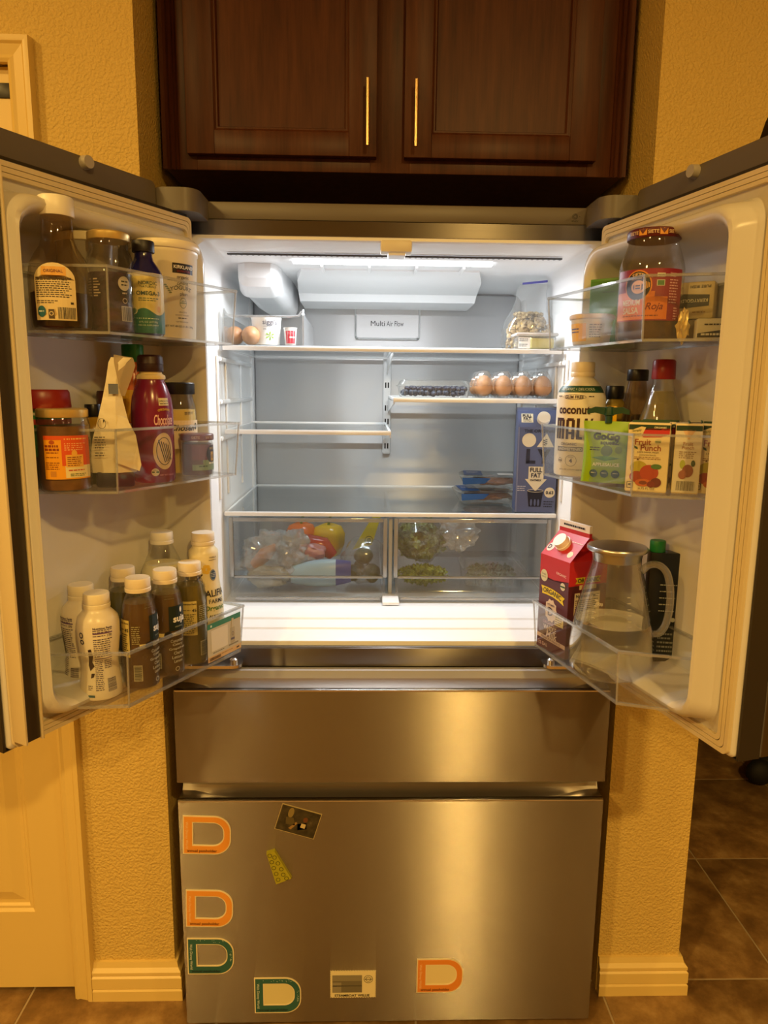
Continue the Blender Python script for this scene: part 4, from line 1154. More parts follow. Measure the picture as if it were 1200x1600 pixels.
# almond milk
p = at('L', 0.072, 0.150, 'bot')
t = obj('almond_milk_bottle', 'curvy almond milk bottle with vanilla flower print by the bin end', 'bottle', p, 16)
pr = [(0.030, 0), (0.034, 0.003), (0.036, 0.02), (0.036, 0.06), (0.034, 0.10), (0.028, 0.145), (0.0265, 0.165), (0.0275, 0.190), (0.027, 0.200), (0.021, 0.206), (0.0195, 0.212), (0.0195, 0.222)]
body(t, pr, C('ece0b8', 0.3)); cap(t, 0.0215, 0.212, 0.022, C('eee2cc', 0.4), band=True)
a = Art(cylmap(pr, 0.034))
a.text('VANILLA', 0.012, 0.190, DKTXT, w=0.018); a.rect(0.002, 0.022, 0.1845, 0.1852, DKTXT, 1); a.poly([(-0.028, 0.148), (-0.014, 0.160), (-0.012, 0.158), (-0.026, 0.145)], C('4a3018'), 1)
for k in range(6): a.ell(-0.004 + 0.006 * math.cos(k), 0.168 + 0.006 * math.sin(k), 0.005, 0.0035, C('e8c24a'), 1, 10)
a.ell(0.012, 0.156, 0.0085, 0.0105, C('3d5a86'), 1); a.ring(0.012, 0.156, 0.0075, 0.0095, 0.0006, C('c9d0da'), 2); a.lines(0.006, 0.018, 0.160, 3, 0.003, C('c9d0da'), layer=2)
a.text('CALIFIA', 0.010, 0.122, C('2a2622'), w=0.060, h=0.013, bold=0.02); a.text('FARMS', 0.014, 0.107, C('2a2622'), w=0.032, bold=0.01); a.text('Organic', 0.010, 0.093, C('4a7a1e'), w=0.042, bold=0.02, shear=0.1); a.text('ALMOND', 0.012, 0.079, C('2a2622'), w=0.030, bold=0.02); a.poly([(-0.016, 0.096), (-0.010, 0.098), (-0.016, 0.092)], C('4a7a1e'), 1)
a.build(t)

# ------------------------------------------------ right door, top bin
p = at('R', 0.240, 0.140, 'top')
t = obj('salsa_jar', 'big salsa jar with dark red printed lid and crimson orange label', 'jar', p, -6)
pr = [(0.044, 0), (0.049, 0.004), (0.050, 0.015), (0.050, 0.112), (0.0475, 0.124), (0.041, 0.143), (0.0385, 0.150), (0.0385, 0.160)]
body(t, pr, thin_clear('smeared_salsa_glass', (0.88, 0.85, 0.80), 0.06, 0.75, 0.04, 0.07, (0.4, 0.28, 0.2))); fill(t, pr, speckle('brown_salsa', [(0.3, (0.035, 0.016, 0.008)), (0.7, (0.10, 0.045, 0.016))], 50, 0.3), 0.034)
cap(t, 0.041, 0.157, 0.0145, C('5a1416', 0.35), ribs=False, name='lid')
a = Art(cylmap([(0.041, 0.157), (0.041, 0.1715)], 0.041)); LT = C('d8b890')
for q in (-0.028, 0.003, 0.034): a.text('SIETE', q, 0.164, LT, w=0.016, bold=0.02)
for q in (-0.0125, 0.0185): a.rect(q - 0.006, q + 0.006, 0.1595, 0.1690, C('d9952c'), 1); a.poly([(q - 0.006, 0.169), (q, 0.161), (q + 0.006, 0.169)], C('5a1416'), 2)
a.build(t, 'lid_print')
a = Art(cylmap(pr, 0.050)); CRI = C('8a1f33'); ORN = C('d9772c')
a.rect(-0.055, 0.060, 0.030, 0.108, CRI, 0, n=24, m=2); a.rect(-0.055, 0.032, 0.032, 0.066, ORN, 1); a.rect(-0.055, 0.012, 0.066, 0.074, ORN, 1)
a.ell(-0.014, 0.083, 0.0215, 0.0235, C('d9852c'), 1, 32); a.ell(-0.014, 0.083, 0.0195, 0.0215, C('16121a'), 2, 32); a.text('SIETE', -0.014, 0.0975, LT, w=0.018, bold=0.02, layer=4, arc=0.002)
a.ring(-0.013, 0.081, 0.011, 0.010, 0.003, C('d9a050'), 3); a.rect(-0.019, -0.008, 0.074, 0.088, C('d9a050'), 3); a.rect(-0.017, -0.010, 0.078, 0.080, C('16121a'), 4); a.rect(-0.017, -0.010, 0.082, 0.084, C('16121a'), 4)
for k in range(5): a.rect(-0.006 + k * 0.0022, -0.0048 + k * 0.0022, 0.076 + k * 0.001, 0.091 - k * 0.001, C('d9a050'), 3)
a.text('MEDIUM', -0.024, 0.058, C('e6dcc0'), h=0.009, w=0.030, bold=0.02); a.text('SALSA', -0.024, 0.046, C('e6dcc0'), h=0.010, w=0.027, bold=0.02); a.text('Roja', 0.012, 0.050, C('7a2016'), w=0.026, bold=0.01, shear=0.3); a.lines(-0.038, 0.02, 0.0385, 1, 0.004, C('7a3016'), layer=2)
a.rect(0.014, 0.026, 0.095, 0.101, C('d8d4c0'), 1); a.rect(0.014, 0.026, 0.082, 0.091, C('d8d4c0'), 1); a.text('NON', 0.020, 0.098, DKTXT, w=0.009); a.rect(0.015, 0.025, 0.083, 0.090, C('4a7a44'), 2)
a.text('Nutrition', 0.041, 0.101, C('e6c8c0'), w=0.014); a.text('Facts', 0.039, 0.097, C('e6c8c0'), w=0.009); a.lines(0.034, 0.050, 0.092, 9, 0.0042, C('d8a8a4')); a.lines(0.044, 0.052, 0.050, 5, 0.004, C('d8a8a4'))
a.build(t)
# green box
p = at('R', 0.074, 0.098, 'top')
t = obj('green_box', 'upright bright green cardboard box at the back of right bin', 'box', p, turn=-22)
m = MB(); m.box(-0.036, 0.036, -0.024, 0.024, 0, 0.123, C('4f8a24', 0.4), 0.001); m.build('carton', t)
a = Art(planemap((0, -0.024, 0), (1, 0, 0), (0, 0, 1))); a.rect(-0.034, 0.034, 0.004, 0.119, C('3f7a1c'), 0); a.rect(-0.034, -0.020, 0.004, 0.06, C('8ab83c'), 1); a.lines(-0.012, 0.020, 0.10, 1, 0.006, C('2f5a14')); a.build(t)
# clear dip tub
p = at('R', 0.125, 0.172, 'top')
t = obj('dip_tub', 'small clear plastic tub with pale lid beside the salsa jar', 'tub', p, -15)
pr = [(0.029, 0), (0.031, 0.002), (0.036, 0.046), (0.037, 0.048)]
body(t, pr, C('ddd8cc', 0.3)); MB().lathe([(0.038, 0.044), (0.039, 0.046), (0.039, 0.050), (0.036, 0.052), (0.0, 0.051)], C('dccdbd', 0.3), 36).build('lid', t)
a = Art(cylmap(pr, 0.033)); a.rect(-0.04, 0.0, 0.006, 0.036, C('e0b24a'), 0); a.lines(-0.034, -0.012, 0.028, 2, 0.005, C('4a5a9a')); a.rect(0.002, 0.03, 0.006, 0.036, C('cfcabb'), 0); a.lines(0.005, 0.027, 0.034, 6, 0.004, C('5a5a58')); a.build(t)
# butter
p = at('R', 0.262, 0.068, 'top')
t = obj('butter_block', 'upside down wrapped butter block with dark printed panel, beside salsa jar', 'butter', (p[0] + 0.004, p[1], p[2] + 0.036), -10)
m = MB(); m.box(-0.029, 0.025, -0.017, 0.017, 0, 0.058, C('cdbb86', 0.35), 0.003); m.build('wrapper', t)
a = Art(planemap((0, -0.017, 0.029), (1, 0, 0), (0, 0, 1))); a.poly([(-0.028, 0.011), (-0.026, -0.012), (0.018, -0.009), (0.018, 0.008)], C('1f2a26'), 0); a.text('KERRYGOLD', -0.004, -0.0005, C('d8d4b0'), w=0.040, rot=PI, bold=0.02); a.text('PURE IRISH', 0.004, 0.021, DKTXT, w=0.030, rot=PI, bold=0.01); a.lines(-0.006, 0.014, -0.0175, 1, 0.004, C('8a6a2a')); a.build(t)
p2 = at('R', 0.262, 0.068, 'top')
t = obj('butter_box', 'brown wrapped block lying under the upright butter', 'butter', p2, -10)
m = MB(); m.box(-0.032, 0.032, -0.020, 0.018, 0, 0.035, C('6a5a3c', 0.5), 0.003); m.build('wrapper', t)
p = at('R', 0.306, 0.125, 'top')
t = obj('foil_twist', 'crumpled gold foil wrapper next to the salsa jar', 'wrapper', p)
m = MB(); m.ball((0, 0, 0.022), 0.011, GOLDLID, 3, (0.8, 0.8, 2.0), 0.5, 2.6, 3.0); m.build('foil', t, smooth=15)
p = at('R', 0.336, 0.098, 'top')
t = obj('small_box', 'small white and dark box at the end of right bin', 'box', p, 10)
m = MB(); m.box(-0.022, 0.022, -0.014, 0.014, 0, 0.030, C('c9c3a8', 0.45), 0.002); m.build('carton', t)
a = Art(planemap((0, -0.014, 0), (1, 0, 0), (0, 0, 1))); a.poly([(-0.021, 0.002), (0.021, 0.002), (0.021, 0.014), (-0.021, 0.008)], C('2a2a24'), 0); a.lines(-0.016, 0.012, 0.008, 1, 0.007, C('d0cdb8'), layer=2); a.lines(-0.012, 0.016, 0.022, 1, 0.005, DKTXT); a.build(t)

# ------------------------------------------------ right door, middle bin
p = at('R', 0.082, 0.158, 'mid')
t = obj('coconut_milk_bottle', 'white coconut milk bottle with big brown letters and green neck band', 'bottle', p, -17)
pr = [(0.038, 0), (0.043, 0.003), (0.044, 0.012), (0.044, 0.140), (0.0435, 0.148), (0.039, 0.160), (0.030, 0.172), (0.024, 0.178), (0.0205, 0.181), (0.0205, 0.186)]
body(t, pr, C('efe8d6', 0.3)); cap(t, 0.0212, 0.183, 0.026, C('efe2c6', 0.4), ribs=False, band=True)
a = Art(cylmap(pr, 0.044)); BR = C('3f1f1a')
a.rect(-0.066, 0.066, 0.154, 0.166, C('24503a'), 0, n=30, m=3); a.text('ORGANIC + DELICIOUS', 0.004, 0.160, C('d8e0c8'), w=0.07, layer=2)
a.ring(0.0, 0.146, 0.0215, 0.0045, 0.0006, BR); a.text('GUM FREE', 0.0, 0.146, BR, w=0.034, bold=0.02); a.lines(-0.036, -0.025, 0.148, 1, 0.004, BR); a.lines(0.026, 0.036, 0.148, 1, 0.004, BR)
a.text('coconut', 0.0, 0.1225, BR, w=0.060, h=0.014, bold=0.03)
# tall condensed letters m a l k
def tall(s0, s1, t0, t1, kind, wd=0.0052):
    R_ = lambda a0, a1, b0, b1: a.rect(a0, a1, b0, b1, BR, 1, n=2)
    if kind == 'm':
        R_(s0, s0 + wd, t0, t1); R_((s0 + s1 - wd) / 2, (s0 + s1 + wd) / 2, t0, t1 - 0.002); R_(s1 - wd, s1, t0, t1 - 0.003); R_(s0, s1 - 0.002, t1 - wd, t1)
    if kind == 'a':
        R_(s0, s0 + wd, t0, t1 - 0.003); R_(s1 - wd, s1, t0, t1 - 0.003); R_(s0 + 0.002, s1 - 0.002, t1 - wd, t1); R_(s0, s1, t0 + 0.009, t0 + 0.009 + wd * 0.8)
    if kind == 'l':
        R_(s0, s0 + wd, t0, t1); R_(s0, s1, t0, t0 + wd * 0.8)
    if kind == 'k':
        R_(s0, s0 + wd, t0, t1); a.poly([(s0 + wd, (t0 + t1) / 2), (s1 - wd * 0.8, t1), (s1, t1), (s0 + wd, (t0 + t1) / 2 - 0.008)], BR, 1); a.poly([(s0 + wd, (t0 + t1) / 2), (s1, t0), (s1 - wd * 0.9, t0), (s0 + wd, (t0 + t1) / 2 - 0.008)], BR, 1)
tall(-0.036, -0.0155, 0.070, 0.108, 'm'); tall(-0.012, 0.004, 0.070, 0.108, 'a'); tall(0.0075, 0.018, 0.070, 0.108, 'l'); tall(0.021, 0.037, 0.070, 0.108, 'k')
a.text('ORGANIC', -0.006, 0.061, C('6a5a4a'), w=0.03, bold=0.01); a.rect(-0.030, 0.020, 0.048, 0.056, C('7a7472'), 1); a.text('UNSWEETENED', -0.004, 0.052, WHITE, w=0.046, bold=0.02)
a.ring(0.0, 0.031, 0.0105, 0.0105, 0.0006, C('6a6050')); a.text('4', 0.0, 0.031, C('5a5044'), h=0.008, bold=0.03); a.text('SIMPLE', 0.0, 0.0375, C('6a6050'), w=0.010); a.ring(-0.022, 0.031, 0.0045, 0.0045, 0.0006, C('6a6050')); a.rect(-0.026, -0.018, 0.0295, 0.0315, C('6a6050'), 1); a.text('28 FL OZ (1.75 PT) 828 ML', 0.0, 0.014, C('6a6050'), w=0.044)
a.build(t)
p = at('R', 0.076, 0.084, 'mid')
t = obj('dressing_bottle', 'yellow dressing bottle with black cap behind the coconut milk', 'bottle', p)
pr = [(0.023, 0), (0.025, 0.004), (0.026, 0.112), (0.022, 0.132), (0.0145, 0.142), (0.0145, 0.150)]
body(t, pr, C('a8913c', 0.25)); cap(t, 0.017, 0.143, 0.024, BLACK, ribs=False)
p = at('R', 0.145, 0.134, 'mid')
t = obj('lemon_juice_bottle', 'small lemon juice bottle with bright yellow cap behind the pouch', 'bottle', p)
pr = [(0.013, 0), (0.0145, 0.003), (0.0145, 0.085), (0.012, 0.10), (0.0085, 0.104)]
body(t, pr, C('9a8a2a', 0.3)); m = MB(); m.box(-0.0095, 0.0095, -0.0095, 0.0095, 0.102, 0.131, C('e8b012', 0.35), 0.002); m.build('cap', t)
p = at('R', 0.135, 0.078, 'mid')
t = obj('soy_sauce_bottle', 'slim bottle of dark soy sauce with black cap', 'bottle', p)
pr = [(0.022, 0), (0.025, 0.004), (0.026, 0.08), (0.0235, 0.11), (0.0185, 0.155), (0.016, 0.172), (0.0155, 0.182)]
body(t, pr, thin_clear('brown_stained_glass', (0.72, 0.62, 0.50), 0.06, 0.7, 0.05, 0.10, (0.25, 0.15, 0.08))); fill(t, pr, C('140a06', 0.2), 0.116); cap(t, 0.0185, 0.176, 0.020, C('17151f', 0.35), ribs=False)
p = at('R', 0.207, 0.078, 'mid')
t = obj('rice_vinegar_bottle', 'conical bottle of pale yellow vinegar with dark red cap', 'bottle', p)
pr = [(0.036, 0), (0.040, 0.004), (0.0405, 0.07), (0.038, 0.10), (0.0185, 0.164), (0.0165, 0.168), (0.0165, 0.182)]
body(t, pr, GLASS); fill(t, pr, thin_clear('pale_vinegar', (0.72, 0.66, 0.42), 0.05, 0.3, 0.05, 0.30, (0.60, 0.52, 0.30)), 0.158)
m = MB(); m.lathe([(0.019, 0.178), (0.0195, 0.180), (0.0185, 0.208), (0.016, 0.211), (0.0, 0.211)], C('9a1f22', 0.35), 30); m.build('cap', t, smooth=40)
# apple sauce pouch
p = at('R', 0.208, 0.180, 'mid')
t = obj('fruit_pouch', 'lime green fruit squeeze pouch with dark green winged cap', 'pouch', p, -10)
m = MB(); rg = []
n = 20
for j in range(13):
    z = 0.003 + 0.104 * j / 12; q = math.sin(PI * min(1.0, (j + 2.0) / 14)); ring = []
    w_ = 0.041 * (1 - 0.06 * math.sin(PI * j / 12))
    for i in range(n):
        an = 2 * PI * i / n; ca, sa = math.cos(an), math.sin(an)
        ring.append((w_ * (abs(ca) ** 0.8) * (1 if ca > 0 else -1), 0.0145 * q * sa, z))
    rg.append(ring)
m.loft(rg, C('8fb820', 0.28)); m.build('pouch_body', t, smooth=50)
m = MB(); m.lathe([(0.006, 0.104), (0.006, 0.116), (0.0085, 0.117), (0.0085, 0.121), (0.007, 0.131), (0.0, 0.132)], C('14402a', 0.4), 18)
for sx in (-1, 1):
    m.loft([[(sx * 0.004, -0.004, 0.117), (sx * 0.004, 0.004, 0.117), (sx * 0.004, 0.004, 0.130), (sx * 0.004, -0.004, 0.130)], [(sx * 0.022, -0.008, 0.121), (sx * 0.022, 0.002, 0.121), (sx * 0.022, 0.002, 0.131), (sx * 0.022, -0.008, 0.131)], [(sx * 0.034, -0.011, 0.119), (sx * 0.034, -0.003, 0.119), (sx * 0.034, -0.003, 0.126), (sx * 0.034, -0.011, 0.126)]], C('14402a', 0.4))
m.build('winged_cap', t, smooth=40)
def pouchmap(s, t_, l):
    q = math.sin(PI * min(1.0, (t_ / 0.104 * 12 + 2.0) / 14)); x = s / 0.041
    return (s, -(0.0145 * q * max(0.0, 1 - abs(x) ** 2.5) ** 0.5 + l + 0.0006), t_)
a = Art(pouchmap); DGT = C('2a3a1e')
a.text('GoGo', 0.0, 0.082, DGT, w=0.044, h=0.013, bold=0.06); a.text('squeeZ', 0.006, 0.071, DGT, w=0.030, bold=0.03); a.lines(-0.026, -0.008, 0.064, 2, 0.004, DGT)
a.ell(0.002, 0.058, 0.0095, 0.009, C('4a6a5a'), 0); a.ell(0.021, 0.060, 0.006, 0.006, C('6a8a3a'), 0); a.poly([(-0.022, 0.046), (0.0, 0.050), (0.024, 0.046), (0.0, 0.041)], C('4f8a4a'), 0); a.text('APPLESAUCE', 0.002, 0.035, C('e6eecb'), w=0.044, bold=0.03)
for q in (-0.018, 0.0, 0.018): a.ell(q, 0.019, 0.0068, 0.0068, C('3a5a6a'), 0); a.lines(q - 0.004, q + 0.004, 0.021, 1, 0.003, C('d0dac8'), layer=2)
a.build(t)
# juice boxes
def juice_box(p, label, turn, front=True):
    t = obj('juice_box', label, 'juice box', p, turn, group='fruit punch juice boxes in the right door')
    w_, d_, h_ = 0.031, 0.0195, 0.109
    m = MB(); rg = []
    for z, k in ((0, 0.96), (0.002, 1.0), (h_ - 0.003, 1.0), (h_, 0.96)):
        rg.append([(-w_ * k, -d_ * k, z), (w_ * k, -d_ * k, z), (w_ * k, d_ * k, z), (-w_ * k, d_ * k, z)])
    m.loft(rg, C('e3cf9c', 0.35)); m.box(-w_ * 0.9, w_ * 0.9, -0.001, 0.001, h_, h_ + 0.003, C('2a4a30', 0.4)); m.build('carton', t, smooth=None)
    for mp, hw in ((planemap((0, -d_, 0), (1, 0, 0), (0, 0, 1)), w_), (planemap((w_, 0, 0), (0, 1, 0), (0, 0, 1)), d_), (planemap((-w_, 0, 0), (0, -1, 0), (0, 0, 1)), d_)):
        a = Art(mp); big = hw == w_
        a.rect(-hw + 0.0008, hw - 0.0008, 0.002, h_ - 0.003, C('ead7a2') if big else C('dcd2b8'), 0)
        a.rect(-hw + 0.0008, hw - 0.0008, 0.098, h_ - 0.003, C('1f3a22'), 1)
        if big:
            a.poly([(-0.012, 0.100), (0.030, 0.101), (0.030, 0.092), (0.018, 0.087), (-0.008, 0.086), (-0.014, 0.092)], C('c4312c'), 1); a.poly([(-0.029, 0.085), (-0.027, 0.097), (-0.012, 0.103), (-0.005, 0.102), (-0.010, 0.090), (-0.020, 0.084)], C('e0cf94'), 2)
            a.text('Simply', -0.018, 0.0965, C('4a5a2a'), w=0.014, layer=4, rot=0.15, shear=0.2); a.text('Nature', -0.019, 0.091, C('4a5a2a'), w=0.015, layer=4, rot=0.15, shear=0.2); a.text('ORGANIC', 0.016, 0.102, C('e6e0c0'), w=0.018, bold=0.02)
            a.text('Fruit', -0.008, 0.079, C('9c4a24'), w=0.024, bold=0.02); a.text('Punch', 0.004, 0.070, C('9c4a24'), w=0.030, bold=0.02); a.ell(0.014, 0.080, 0.005, 0.004, C('cfc9a0'), 1); a.rect(0.010, 0.018, 0.0790, 0.0805, C('3a5a34'), 2); a.poly([(-0.021, 0.073), (-0.016, 0.071), (-0.015, 0.067), (-0.020, 0.069)], C('2a4a2a'), 1)
            a.text('JUICE DRINK FROM', 0.0, 0.0625, C('5a4a34'), w=0.032); a.text('CONCENTRATE', 0.0, 0.0585, C('5a4a34'), w=0.024); a.lines(-0.020, 0.020, 0.0555, 2, 0.0025, C('8a5a34'))
            a.ell(-0.012, 0.038, 0.013, 0.011, C('b8a82a'), 1); a.poly([(-0.016, 0.050), (-0.014, 0.054), (-0.012, 0.050)], C('6a4a1e'), 2); a.ell(-0.014, 0.024, 0.011, 0.009, C('a03a1a'), 2); a.ell(0.004, 0.031, 0.014, 0.0125, C('b23a16'), 3); a.ell(-0.004, 0.015, 0.012, 0.006, C('c8642c'), 4); a.ell(-0.004, 0.015, 0.006, 0.003, C('7a3016'), 5); a.ell(0.015, 0.016, 0.008, 0.0075, C('6a1814'), 4); a.ell(0.008, 0.013, 0.006, 0.005, C('7a1c16'), 5); a.ell(0.014, 0.041, 0.008, 0.004, C('4a7a34'), 4)
            a.rect(-0.028, -0.019, 0.006, 0.016, C('3a3028'), 5); a.rect(-0.0272, -0.0198, 0.0068, 0.0152, C('e3d5a8'), 6); a.text('40', -0.0235, 0.0115, DKTXT, h=0.004, layer=8, bold=0.03); a.text('6.75 FL OZ', 0.002, 0.006, C('5a4a34'), w=0.024, layer=6)
        else:
            a.poly([(-0.010, 0.100), (0.010, 0.100), (0.0, 0.084)], C('d9b48a'), 1); a.text('Fruit', 0, 0.078, C('9c5a44'), w=0.014); a.text('Punch', 0, 0.072, C('9c5a44'), w=0.017); a.lines(-0.012, 0.013, 0.066, 4, 0.003, C('8a6a54'))
            a.ell(-0.006, 0.046, 0.004, 0.007, C('a8b03a'), 1); a.ell(0.002, 0.036, 0.008, 0.010, C('8a4a34'), 2); a.ell(-0.005, 0.030, 0.006, 0.007, C('9a5a44'), 3); a.ell(0.009, 0.048, 0.003, 0.005, C('2a4a2a'), 3); a.barcode(-0.013, 0.013, 0.005, 0.020, C('5a544a'), C('ddd4bc'))
        a.build(t, 'print')
    return t
juice_box(at('R', 0.291, 0.158, 'mid'), 'fruit punch juice box standing in front, facing the camera', -4)
juice_box(at('R', 0.262, 0.118, 'mid'), 'fruit punch juice box directly behind the front box', -4)
juice_box(at('R', 0.312, 0.103, 'mid'), 'juice box turned sideways just right of the front box', -88)
juice_box(at('R', 0.301, 0.070, 'mid'), 'second sideways juice box, behind and right of the first', -88)
juice_box(at('R', 0.343, 0.066, 'mid'), 'juice box at the far right, half hidden by the door liner', -14)

# ------------------------------------------------ right door, bottom bin
p = at('R', 0.078, 0.152, 'bot')
ev = dvec('R', 0, 1)
t = obj('milk_carton', 'red and maroon whole milk carton with gable top and white cap', 'carton', p, rz=math.atan2(ev.y, ev.x) + PI / 2 + math.radians(8))
W2 = 0.0445; HB = 0.188; HG = 0.232
RED = C('c2262a', 0.35); MAR = C('561a24', 0.35)
m = MB()
def sqr(z): return [(-W2, -W2, z), (W2, -W2, z), (W2, W2, z), (-W2, W2, z)]
m.loft([sqr(0), sqr(0.142)], MAR, True, False); m.loft([sqr(0.142), sqr(HB)], RED, False, False)
m.add([(-W2, -W2, HB), (W2, -W2, HB), (W2, W2, HB), (-W2, W2, HB), (-W2, -0.003, HG), (W2, -0.003, HG), (W2, 0.003, HG), (-W2, 0.003, HG)], [(0, 1, 5, 4), (2, 3, 7, 6)], RED)
i_ = 0.012
m.add([(W2, -W2, HB), (W2, W2, HB), (W2, -0.003, HG), (W2, 0.003, HG), (W2 - i_ * 2, 0, HB + 0.018)], [(0, 1, 4), (0, 4, 2), (1, 3, 4), (2, 4, 3)], RED)
m.add([(-W2, -W2, HB), (-W2, W2, HB), (-W2, -0.003, HG), (-W2, 0.003, HG), (-W2 + i_ * 2, 0, HB + 0.018)], [(0, 4, 1), (0, 2, 4), (1, 4, 3), (2, 3, 4)], RED)
m.build('carton_body', t, smooth=None)
m = MB(); m.box(-W2, W2, -0.003, 0.003, HG - 0.001, HG + 0.008, RED); m.box(-W2, W2, -0.0032, 0.0032, HG + 0.008, HG + 0.022, C('efe6dc', 0.4)); m.build('gable_fin', t, smooth=None)
sl = Vector((0, W2 - 0.003, HG - HB)).normalized(); nn = Vector((0, -sl.z, sl.y))
c0 = Vector((-0.004, -W2, HB)) + sl * 0.033
m = MB(); m.tube([c0, c0 + nn * 0.005, c0 + nn * 0.0052, c0 + nn * 0.016], [0.0165, 0.0165, 0.015, 0.0145], C('f2ece2', 0.35), 36); m.build('cap', t, smooth=40)
a = Art(planemap((0, -W2, 0), (1, 0, 0), (0, 0, 1)))
a.ell(-0.030, 0.147, 0.011, 0.012, C('dcd6b4'), 1); a.text('Simply', -0.030, 0.150, C('5a6a3a'), w=0.014, layer=3); a.text('Nature', -0.030, 0.145, C('5a6a3a'), w=0.014, layer=3); a.text('ORGANIC', 0.022, 0.160, C('efc8c0'), w=0.030, bold=0.02, rot=-0.06)
a.ell(0.028, 0.138, 0.0075, 0.0075, C('dcd8c4'), 1); a.rect(0.021, 0.035, 0.1365, 0.1395, C('2f5a34'), 2); a.poly([(-0.044, 0.147), (-0.02, 0.142), (0.02, 0.143), (0.044, 0.15), (0.044, 0.141), (-0.044, 0.141)], MAR, 0)
a.poly([(-0.038, 0.126), (-0.019, 0.1265), (0.0, 0.1255), (0.019, 0.122), (0.036, 0.117), (0.030, 0.111), (0.034, 0.102), (0.018, 0.107), (0.0, 0.1105), (-0.019, 0.111), (-0.034, 0.1105), (-0.033, 0.118)], C('ead21e'), 1); a.text('ORGANIC', -0.002, 0.1165, DKTXT, w=0.056, h=0.010, bold=0.02, rot=-0.09, arc=0.002)
star = []
for k in range(20):
    q = 2 * PI * k / 20; rr_ = 1.0 if k % 2 == 0 else 0.86
    star.append((-0.004 + 0.0195 * rr_ * math.cos(q), 0.082 + 0.024 * rr_ * math.sin(q)))
a.poly(star, C('dfcbb8'), 1); a.text('VITAMIN', -0.004, 0.0935, MAR, w=0.022, layer=3, bold=0.02); a.text('D', -0.004, 0.080, C('3a1a1c'), h=0.017, layer=3, bold=0.02)
a.rect(0.010, 0.036, 0.058, 0.080, C('e0cf8a'), 2); a.lines(0.012, 0.034, 0.076, 4, 0.0045, C('5a4a2a'), layer=3); a.text('ORGANIC', -0.008, 0.056, C('d8a8a0'), w=0.036); a.text('WHOLE', -0.004, 0.046, C('e6d3c8'), w=0.040, h=0.010, bold=0.02); a.text('Milk', 0.002, 0.034, C('e6d3c8'), w=0.034, bold=0.02, shear=0.2)
a.poly([(-0.044, 0.029), (0.044, 0.026), (0.044, 0.018), (-0.044, 0.021)], C('d8bfae'), 1); a.text('Vitamin A & Vitamin D', 0.0, 0.024, MAR, w=0.06, layer=3, rot=-0.03); a.text('1/2 GAL', -0.024, 0.010, C('d8b8b0'), w=0.03, bold=0.02)
a.build(t, 'front_print')
a = Art(planemap((W2, 0, 0), (0, 1, 0), (0, 0, 1)))
a.poly([(-0.03, 0.158), (0.03, 0.158), (0.026, 0.152), (0.03, 0.146), (-0.03, 0.146), (-0.026, 0.152)], C('ead21e'), 0); a.text('ORGANIC', 0, 0.152, DKTXT, w=0.05, bold=0.02); a.rect(-0.03, 0.03, 0.02, 0.128, C('dfcfae'), 0); a.text('Nutrition Facts', 0, 0.122, DKTXT, w=0.054, bold=0.02); a.lines(-0.028, 0.028, 0.114, 22, 0.004, DKTXT); a.rect(-0.02, 0.02, 0.134, 0.143, C('d8c98a'), 0); a.build(t, 'side_print')
a = Art(planemap((0, -W2, HB), (1, 0, 0), tuple(sl)))
a.ell(-0.032, 0.020, 0.010, 0.010, C('efe0d4'), 0); a.text('D', -0.034, 0.020, C('3a1a1c'), h=0.010, bold=0.02); a.ell(0.030, 0.016, 0.007, 0.007, C('dcd6b4'), 0); a.lines(0.012, 0.042, 0.044, 1, 0.005, C('efc8c0')); a.build(t, 'gable_print')
a = Art(planemap((0, -0.0034, HG + 0.015), (1, 0, 0), (0, 0, 1))); a.lines(-0.03, 0.034, 0.002, 1, 0.009, DKTXT); a.build(t, 'fin_print')
# glass pitcher
SATIN = principled('satin_steel_lid', (0.52, 0.51, 0.49), 0.3, 1.0)
def spline(P, k=6):
    P = [Vector(q) for q in P]; out = []
    for i in range(len(P) - 1):
        p0, p1, p2, p3 = P[max(i - 1, 0)], P[i], P[i + 1], P[min(i + 2, len(P) - 1)]
        for j in range(k):
            t_ = j / k
            out.append(0.5 * ((2 * p1) + (p2 - p0) * t_ + (2 * p0 - 5 * p1 + 4 * p2 - p3) * t_ ** 2 + (3 * p1 - p0 - 3 * p2 + p3) * t_ ** 3))
    return out + [P[-1]]
p = at('R', 0.199, 0.140, 'bot')
t = obj('glass_pitcher', 'glass water pitcher with steel lid and curved handle, half full', 'pitcher', p, 0)
pr = [(0.052, 0), (0.064, 0.003), (0.0705, 0.010), (0.0735, 0.024), (0.0735, 0.050), (0.070, 0.085), (0.0625, 0.125), (0.053, 0.165), (0.0455, 0.192), (0.0425, 0.205), (0.0425, 0.214), (0.0445, 0.226)]
PG = thin_clear('pitcher_glass', (0.93, 0.94, 0.93), 0.06, 1.0, 0.02, 0.03, (0.9, 0.9, 0.85), 1.9)
MB().lathe(pr, PG, 48, cap1=False).build('glass_body', t, smooth=60)
WAT = principled('water', (1.0, 0.985, 0.93), 0.02, 0.0, IOR=1.33, Transmission_Weight=1.0)
fill(t, pr, WAT, 0.098, 'water', ins=0.0025, z0=0.006)
m = MB(); m.lathe([(0.0505, 0.226), (0.052, 0.228), (0.052, 0.232), (0.050, 0.2345), (0.03, 0.2365), (0.0, 0.237)], SATIN, 48); m.lathe([(0.0405, 0.208), (0.041, 0.21), (0.041, 0.226)], SATIN, 48, cap1=False)
m.build('lid', t, smooth=40)
hp = spline([(0.042, 0, 0.190), (0.054, 0, 0.203), (0.070, 0, 0.205), (0.084, 0, 0.193), (0.0915, 0, 0.165), (0.093, 0, 0.130), (0.089, 0, 0.100), (0.080, 0, 0.083), (0.0695, 0, 0.080)])
